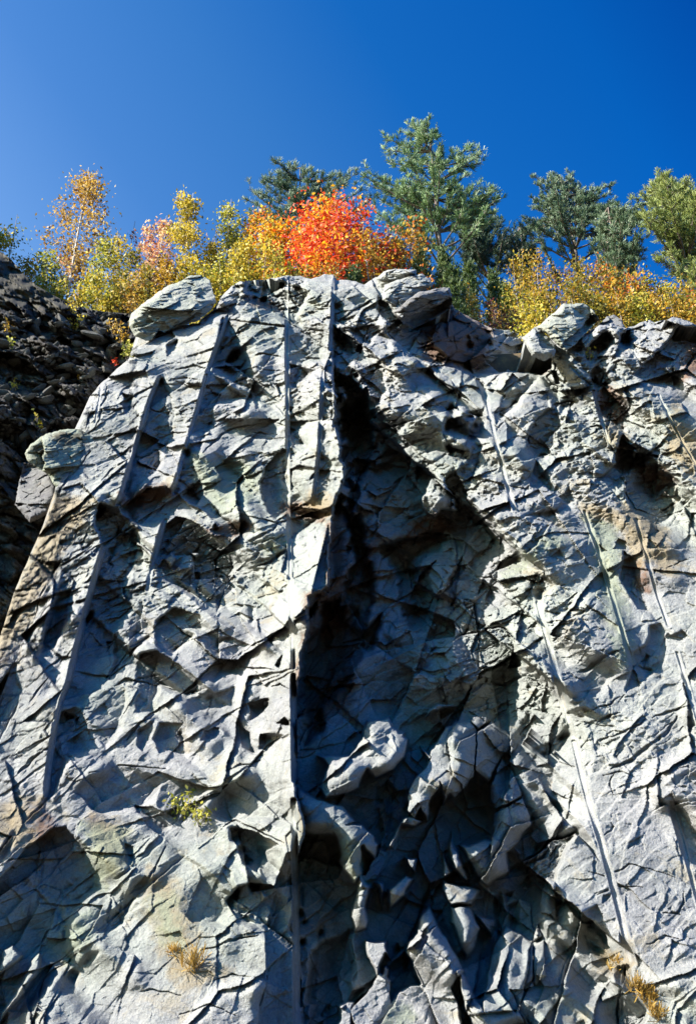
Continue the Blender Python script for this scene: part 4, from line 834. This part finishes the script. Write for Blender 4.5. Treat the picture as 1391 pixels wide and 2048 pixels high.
def pine(px, top, y, tips_px, env, mat, label, nfill=40, L=.17, dens=1.0, lean=0.0, thick=.13, cat='pine tree', name='pine_tree', round_=False):
    r = np.random.RandomState(int(px * 3 + top))
    T = at_y(px, top, y); base = np.array([T[0] + lean, y, float(hill(T[0], y)) - .2]); root = empty(name, base, label, cat)
    w = Wood(); tr = curve(base, T, r, .03, 16); w.add(tr, thick, .02, 8)
    env = np.array(env, float); cen = []; dr = []; tn = []
    tl = [(a, b, 0) for a, b in tips_px]
    tries = 0
    while len(tl) < len(tips_px) + nfill and tries < 9000:
        tries += 1
        a = r.uniform(env[:, 0].min(), env[:, 0].max()); b = r.uniform(env[:, 1].min(), env[:, 1].max())
        ins = False; j = len(env) - 1
        for i in range(len(env)):
            if (env[i, 1] > b) != (env[j, 1] > b) and a < (env[j, 0] - env[i, 0]) * (b - env[i, 1]) / (env[j, 1] - env[i, 1]) + env[i, 0]: ins = not ins
            j = i
        if ins: tl.append((a, b, 1))
    for a, b, fill in tl:
        yy = y + (r.uniform(-.4, .4) if not fill else r.normal() * .9)
        tip = at_y(a, b, yy)
        horiz = np.hypot(tip[0] - T[0], tip[1] - y); z0 = tip[2] - horiz * r.uniform(.25, .55) - .3
        k = int(np.argmin(abs(tr[:, 2] - max(z0, base[2] + .8)))); p = tr[k]
        br = curve(p, tip, r, .05, 10, up=.25); Lb = np.linalg.norm(tip - p); w.add(br, .022 + .01 * Lb, .008, 5)
        nside = int(5 + Lb * 3)
        lines = [(br[i], br[i + 1]) for i in range(4, 9)]
        for s_ in range(nside):
            g = br[r.randint(3, 10)]; d = (tip - p) / (Lb + 1e-6) * .5 + r.normal(size=3) * np.array([.7, .7, .3]) + np.array([0, 0, .35])
            ll = r.uniform(.15, .42) * (1 if not round_ else .8); e = g + d / np.linalg.norm(d) * ll; w.add(np.array([g, (g + e) / 2 + r.normal(size=3) * .02, e]), .008, .004, 3); lines.append((g + (e - g) * .3, e)); 
        for (g, e) in lines:
            m_ = max(3, int(np.linalg.norm(e - g) / .05 * dens)); t = r.uniform(0, 1, m_)[:, None]
            c = g + (e - g) * t + r.normal(size=(m_, 3)) * .02; d = (e - g) / (np.linalg.norm(e - g) + 1e-9) * .7 + np.array([0, 0, .5])
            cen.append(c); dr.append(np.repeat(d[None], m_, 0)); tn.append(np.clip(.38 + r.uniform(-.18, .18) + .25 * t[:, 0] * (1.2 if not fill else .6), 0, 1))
    cen = np.concatenate(cen); dr = np.concatenate(dr); tn = np.concatenate(tn)
    v, f, t_ = tufts(cen, dr, L, r, 10, .009, tn)
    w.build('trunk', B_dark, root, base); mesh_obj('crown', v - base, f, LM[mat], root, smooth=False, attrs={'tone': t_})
    return root

# the pines, farthest first
pine(600, 335, 26, [(560,330),(568,350),(585,338),(610,345),(625,345),(648,355),(660,372),(690,358),(704,352),(500,378),(520,385),(535,372),(505,405),(715,385),(740,400),(508,432),(530,440)], [(500,385),(555,345),(640,352),(700,370),(700,440),(600,470),(510,450)], 'pineblue', 'bushy blue-green pine behind the red maple', nfill=36, lean=.1)
pine(858, 272, 23, [(770,275),(776,300),(774,322),(822,248),(812,268),(835,262),(848,252),(860,272),(872,272),(880,288),(735,345),(728,350),(748,365),(742,372),(940,292),(955,305),(965,300),(925,325),(962,325),(930,350),(985,385),(975,395),(997,402),(990,420),(760,400),(770,440),(752,425),(960,430),(985,440)],
     [(765,400),(790,345),(812,290),(850,270),(885,300),(900,360),(940,370),(985,400),(975,450),(900,470),(850,460),(780,480),(740,440)], 'pine', 'tall spreading white pine, the tallest tree on the rim', nfill=52, thick=.16)
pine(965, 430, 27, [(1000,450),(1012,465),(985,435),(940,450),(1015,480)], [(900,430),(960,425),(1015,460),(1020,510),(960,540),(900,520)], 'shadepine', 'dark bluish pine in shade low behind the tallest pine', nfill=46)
pine(1130, 365, 25, [(1068,352),(1075,370),(1068,400),(1100,355),(1118,352),(1142,352),(1145,370),(1165,380),(1182,388),(1200,385),(1228,368),(1215,388),(1237,405),(1070,415),(1240,430),(1060,440)], [(1075,400),(1100,360),(1150,362),(1230,405),(1245,470),(1190,470),(1120,450),(1055,480),(1030,480)], 'pineblue', 'round-tufted dark green pine third from the right edge of the photo', nfill=70, L=.13, dens=1.3, round_=True)
pine(1215, 415, 23, [(1250,425),(1270,415),(1285,410),(1190,440)], [(1185,440),(1215,420),(1290,420),(1300,500),(1260,540),(1200,540),(1180,490)], 'pineblue', 'low green pine filling the gap left of the feathery corner pine', nfill=60, L=.14)
pine(1332, 370, 22, [(1300,368),(1315,362),(1328,358),(1345,372),(1372,370),(1375,385),(1290,400),(1310,380),(1400,375),(1360,400),(1395,400)], [(1290,400),(1320,370),(1375,380),(1440,400),(1450,540),(1380,560),(1310,530),(1320,470),(1280,430)], 'pineyel', 'feathery yellow-green pine at the right edge of the picture', nfill=80)
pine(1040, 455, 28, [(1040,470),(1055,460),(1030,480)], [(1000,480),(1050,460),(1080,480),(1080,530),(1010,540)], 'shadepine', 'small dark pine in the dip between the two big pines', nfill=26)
def juniper(px, top, y, wpx, label, mat='juniper', n_=300):
    r = np.random.RandomState(px); T = at_y(px, top, y); base = np.array([T[0], y, float(hill(T[0], y)) - .1]); Ht = T[2] - base[2]
    half = wpx / 2 * (y / math.cos(PITCH)) / FPX; root = empty('juniper', base, label, 'evergreen shrub'); w = Wood(); w.add(curve(base, T, r, .03, 8), .04, .008)
    cen = []; dr = []; tn = []
    for i in range(n_):
        f = r.uniform(.05, 1) ; rad = half * (1 - f) ** .55 * r.uniform(.4, 1.1); a = r.uniform(0, 6.28)
        p = base + np.array([math.cos(a) * rad, math.sin(a) * rad, Ht * f * .97]); q0 = base + np.array([0, 0, Ht * f * .85]); 
        if i % 4 == 0: w.add(np.array([q0, p]), .008, .004, 3)
        m_ = 6; c = p + r.normal(size=(m_, 3)) * np.array([.07, .07, .09]); cen.append(c); dr.append(np.repeat(np.array([[math.cos(a) * .4, math.sin(a) * .4, 1]]), m_, 0)); tn.append(np.full(m_, r.uniform(.15, .85)))
    v, f, t_ = tufts(np.concatenate(cen), np.concatenate(dr), .10, r, 7, .009, np.concatenate(tn))
    w.build('trunk', B_dark, root, base); mesh_obj('crown', v - base, f, LM[mat], root, smooth=False, attrs={'tone': t_})
for a in [(795,475,19.0,80,'dark juniper bush under the orange right side of the maple'),(838,492,18.6,90,'broad dark juniper under the tallest pine'),(885,500,19.4,80,'dark juniper right of the tallest pine trunk'),(905,535,17.6,60,'bright-tipped green juniper above the dark overhanging block'),(935,525,20.6,60,'dark conical juniper beside the gap of blue sky'),(985,540,21.0,80,'light green juniper left of the golden shrubs'),(1010,575,20.8,50,'dark juniper low beside the golden shrubs'),(232,592,17.0,22,'tiny green conifer seedling above the scree'),(706,538,16.6,30,'small bright green juniper tuft under the red maple'),(760,500,18.8,60,'dark juniper behind the forked sapling')]: juniper(*a)
# birch and saplings: px, top, y, width px, foliage, bark, label
G1 = 'young trees on the rim left of the maples'; G2 = 'shrubs on the rim at the right'
bl = broadleaf
bl('birch_tree', 178, 335, 18.5, 112, 'rusty', B_white, 'tall birch with rust-gold leaves and white trunk, tallest at left', 'birch tree', 2300, .045, bottom=.45, trunk_r=.05)
saps = [
 (38,436,18.5,60,'lime','thin sapling with sparse pale leaves at the far left',260,'sapling',B_grey),
 (4,470,17.6,70,'yellow','yellow bush at the left edge of the photo',1500,'bush',B_grey),
 (62,520,17.4,60,'gold','low golden bush on the dark mound at left',700,'bush',B_grey),
 (96,492,17.8,80,'lime','lime-yellow sapling left of the birch',1100,'sapling',B_grey),
 (128,500,18.6,60,'peach','twiggy sapling with a few pink leaves left of the birch',260,'sapling',B_grey),
 (212,470,17.6,60,'lime','yellow-green sapling right at the birch trunk',900,'sapling',B_grey),
 (238,470,18.2,50,'yellow','slim yellow sapling right of the birch',700,'sapling',B_grey),
 (268,432,18.8,50,'purple','nearly bare twiggy sapling with dark red leaves',120,'sapling',B_grey),
 (262,490,17.4,56,'olive','brownish olive sapling below the bare twiggy one',800,'sapling',B_grey),
 (300,444,18.4,60,'peach','pink-leaved sapling left of the peach one',900,'sapling',B_grey),
 (334,434,18.0,66,'peach','peach-orange sapling left of the tall yellow one',1300,'sapling',B_white),
 (390,404,17.8,76,'yellow','tall bright yellow sapling with a white trunk',2200,'sapling',B_white),
 (430,440,18.6,50,'purple','thin red-tipped sapling between the two tall yellow ones',140,'sapling',B_grey),
 (425,470,17.4,70,'yellow','mid-height yellow sapling behind the gap beside the big boulder',1400,'sapling',B_grey),
 (465,414,18.2,66,'lime','tall olive-topped sapling right of the bright yellow one',1700,'sapling',B_grey),
 (508,434,18.0,56,'gold','pale orange sapling just left of the orange maple',900,'sapling',B_grey),
 (490,478,17.2,76,'yellow','bushy yellow sapling over the left corner of the rim',1700,'sapling',B_grey),
]
for px, tp, y, w_, m_, lb, nl, c_, bk__ in saps: bl('sapling' if c_ == 'sapling' else 'bush', px, tp, y, w_, m_, bk__, lb, c_, nl, .042, group=G1 if c_ == 'sapling' else None, bottom=.3)
low = [
 (20,560,17.0,60,'gold','golden bush low on the dark mound'),(80,560,17.0,50,'yellow','yellow bush at the foot of the mound'),(118,548,16.9,50,'lime','lime bush above the scree, left of the birch foot'),
 (150,555,16.9,46,'gold','golden bush at the foot of the birch'),(186,540,16.9,56,'lime','lime bush right below the birch crown'),(214,560,16.7,44,'yellow','yellow bush right of the tiny conifer seedling'),
 (250,545,16.8,50,'olive','olive bush just left of the big boulder'),(282,540,16.6,44,'rusty','rust-red stemmed bush above the big boulder, left end'),(312,520,16.6,50,'olive','olive bush above the big boulder, middle'),
 (345,510,16.6,50,'gold','golden bush above the big boulder, right part'),(378,500,16.7,50,'yellow','yellow bush over the right end of the big boulder'),(412,520,16.6,50,'yellow','yellow bush in the gap right of the big boulder'),
 (440,520,16.5,56,'lime','dense lime bush in the gap beside the rim corner'),(470,505,16.5,56,'yellow','dense yellow bush over the rim corner'),(504,500,16.5,56,'lime','lime bush left of the central drill mark'),
 (535,500,16.5,50,'yellow','yellow bush beneath the orange maple, left'),(565,505,16.5,50,'lime','lime bush beneath the orange maple, right'),(598,515,16.5,50,'gold','golden bush beneath the red maple, left'),
 (632,520,16.5,50,'ember','orange-brown bush beneath the red maple, middle'),(668,520,16.5,50,'ember','red-brown bush beneath the red maple, right'),
]
for px, tp, y, w_, m_, lb in low: bl('bush', px, tp, y, w_ * 1.15, m_, B_grey, lb, 'bush', 1300, .04, stems=4, bottom=.12, group='bushes along the left half of the rim', trunk_r=.02)
for (px, tp, y, w_, m_, m2, lb, nl) in [
 (556,398,17.6,120,'orange','yellow','orange and yellow maple left of the red one',3600),(664,388,17.4,215,'red','orange','bright red maple at the centre of the rim',8000),
 (742,418,17.8,130,'ember','red','orange-red maple on the right shoulder of the red one',2600),(790,438,18.0,110,'ember','gold','bronze-orange maple right of the forked sapling',2200)]:
    bl('maple_tree', px, tp, y, w_, m_, B_grey, lb, 'maple tree', nl, .05, bottom=.2, trunk_r=.05, mat2=m2, stems=5 if w_ > 150 else 3)
bl('sapling', 735, 470, 16.9, 80, 'gold', B_grey, 'forked sapling with golden leaves right of the red maple', 'sapling', 900, .04, stems=2, bottom=.35, trunk_r=.035)
right = [
 (925,552,18.8,44,'gold','small golden shrub between the dark junipers',900),(1022,510,20.8,50,'yellow','golden-yellow shrub leftmost of the right thicket',1300),(1046,505,20.6,60,'gold','golden shrub second from left in the right thicket',1500),
 (1080,512,18.0,60,'gold','tall golden shrub above the dark recess',1500),(1112,520,18.3,60,'purple','purplish shrub with few leaves left of the olive ones',500),(1140,515,17.8,60,'olive','olive-gold shrub behind the pale cracked block',1500),
 (1172,525,17.6,56,'olive','dark olive shrub right of the pale cracked block',1300),(1205,515,17.8,56,'ember','red-topped shrub in the right thicket',1500),(1240,530,17.6,56,'olive','olive shrub right of the red-topped one',1400),
 (1262,540,17.3,50,'ember','orange shrub above the right-hand blocks',1200),(1295,545,17.4,60,'yellow','yellow shrub under the low green pine',1500),(1300,575,16.8,60,'gold','brightest golden shrub at the right, on the rim',1600),
 (1340,550,17.6,60,'lime','lime shrub under the feathery corner pine',1500),(1375,575,17.0,60,'gold','golden shrub near the right edge of the rim',1500),(1400,590,16.8,60,'ember','reddish shrub cut by the right edge of the photo',1300),
 (1035,570,20.5,56,'gold','golden shrub low over the dark recess',1400),(1070,570,16.8,56,'yellow','yellow shrub left of the pale cracked block',1400),(1100,565,16.9,50,'olive','olive shrub directly above the pale cracked block',1200),
 (1000,590,20.4,50,'purple','dark purple shrub above the shaded recess',600),(975,600,20.2,44,'purple','dark red shrub at the left of the shaded recess',500),(1190,575,16.8,50,'olive','olive shrub behind the small brown boulder',1300),
 (1235,585,16.7,50,'gold','golden shrub behind the small brown boulder, right',1200),(1030,620,20.3,40,'purple','dark red shrub at the right of the shaded recess',500),(1150,575,16.8,50,'olive','olive shrub at the right of the pale cracked block',1200),
 (1265,590,16.6,46,'yellow','yellow shrub between the right-hand blocks',1100),(1345,600,16.5,50,'gold','golden shrub right above the largest right block',1200),
]
for px, tp, y, w_, m_, lb, nl in right: bl('shrub', px, tp, y, w_ * 1.2, m_, B_grey, lb, 'shrub', nl, .04, stems=4, bottom=.12, group=G2, trunk_r=.02)
# small plants rooted on the rock
def sprig(px, py, hgt, wid, mat, label, n_=60, leaf=.027, fwd=.05, on='cliff', name='sprig', cat='plant'):
    r = np.random.RandomState(int(px + py))
    if on == 'cliff':
        h_, _, _, _ = relief(np.array([[float(px), px + 1.]]), np.array([[float(py), py + 1.]]), grid=False); p = hit(np.array([float(px)]), np.array([float(py)]), h_[0, 0] - .01)[0]
    else:
        rr_ = int((py - profile(px, STOP)) / (1750 - profile(px, STOP)) * (nsy - 1)); p = Q[rr_, int(np.searchsorted(sx, px))]
    root = empty(name, p, label, cat); w = Wood(); cen = []
    for k in range(5):
        e = p + np.array([r.uniform(-.5, .5) * wid, -fwd - r.uniform(0, .12), hgt * r.uniform(.5, 1)]); c = curve(p, e, r, .1, 6); w.add(c, .005, .002, 4)
        for c_ in c[2:]: cen.append(c_ + r.normal(size=(max(1, n_ // 14), 3)) * .035)
    cen = np.concatenate(cen); v, f, t_ = leaf_cloud(cen, leaf, r, np.clip(r.uniform(0, 1, len(cen)), 0, 1))
    w.build('stem', B_grey, root, p); mesh_obj('leaves', v - p, f, LM[mat], root, smooth=False, attrs={'tone': t_})
def tuft(px, py, hgt, mat, label, n_=90):
    r = np.random.RandomState(int(px + py)); h_, _, _, _ = relief(np.array([[float(px), px + 1.]]), np.array([[float(py), py + 1.]]), grid=False)
    p = hit(np.array([float(px)]), np.array([float(py)]), h_[0, 0] - .01)[0]
    c = p + r.normal(size=(n_ // 9 + 1, 3)) * np.array([.04, .02, .03]); v, f, t_ = tufts(c, np.repeat(np.array([[0, -.7, .8]]), len(c), 0), hgt, r, 9, .004, r.uniform(.1, .9, len(c)))
    o = mesh_obj('grass_tuft', v - p, f, LM[mat], None, smooth=False, attrs={'tone': t_}); o.location = p; tag(o, label, 'grass tuft')
sprig(362,1640,.28,.3,'lime','leafy yellow-green sprig rooted in the long diagonal crack',80); sprig(398,1655,.22,.22,'lime','smaller leafy sprig right of the one in the diagonal crack',60)
sprig(255,722,.38,.14,'lime','bright yellow-green sprig where scree meets the pale face',90); sprig(1178,722,.2,.16,'yellow','tiny yellow sprig between the right rim slabs',40)
tuft(392,1935,.17,'grass','tall dry grass tuft on the lower left ledge',120); tuft(348,1905,.09,'grass','short brown tuft left of the tall dry grass',90)
tuft(1277,1978,.12,'grass','mossy brown tuft at the foot of the long drill mark',140); tuft(1297,2003,.11,'grass','orange-brown tuft below the end of the long drill mark',160); tuft(1316,2030,.10,'grass','lowest orange-brown tuft near the bottom right',160)
tuft(1103,2000,.08,'grass','orange moss tuft on the lower right block',120); tuft(1228,1930,.07,'grass','orange moss tuft just above the shaded notch at lower right',90)
for i, (px, py, mt, lb, hh_) in enumerate([(238,700,'gold','orange-gold bush on the scree beside the pale face',.55),(225,678,'rusty','rusty bush high on the scree',.4),(140,640,'yellow','yellow sprig hanging at the top of the scree',.4),(150,668,'yellow','yellow sprig below the top edge of the scree',.35),(14,668,'gold','golden sprig on the scree at the left edge',.3),(158,765,'gold','golden sprig low on the scree',.25),(75,862,'yellow','yellow sprig beside the lichen-crusted boulder',.28),(30,780,'yellow','pale yellow sprig in the middle of the scree',.2),(228,735,'red','tiny red-leaved sprig on the scree',.15),(22,700,'lime','yellow-green sprig left on the scree',.25)]):
    sprig(px, py, hh_, hh_ * .7, mt, lb, 80 if hh_ > .3 else 40, .034, .0, on='scree')
print('objects', len(bpy.data.objects), 'stones', made)
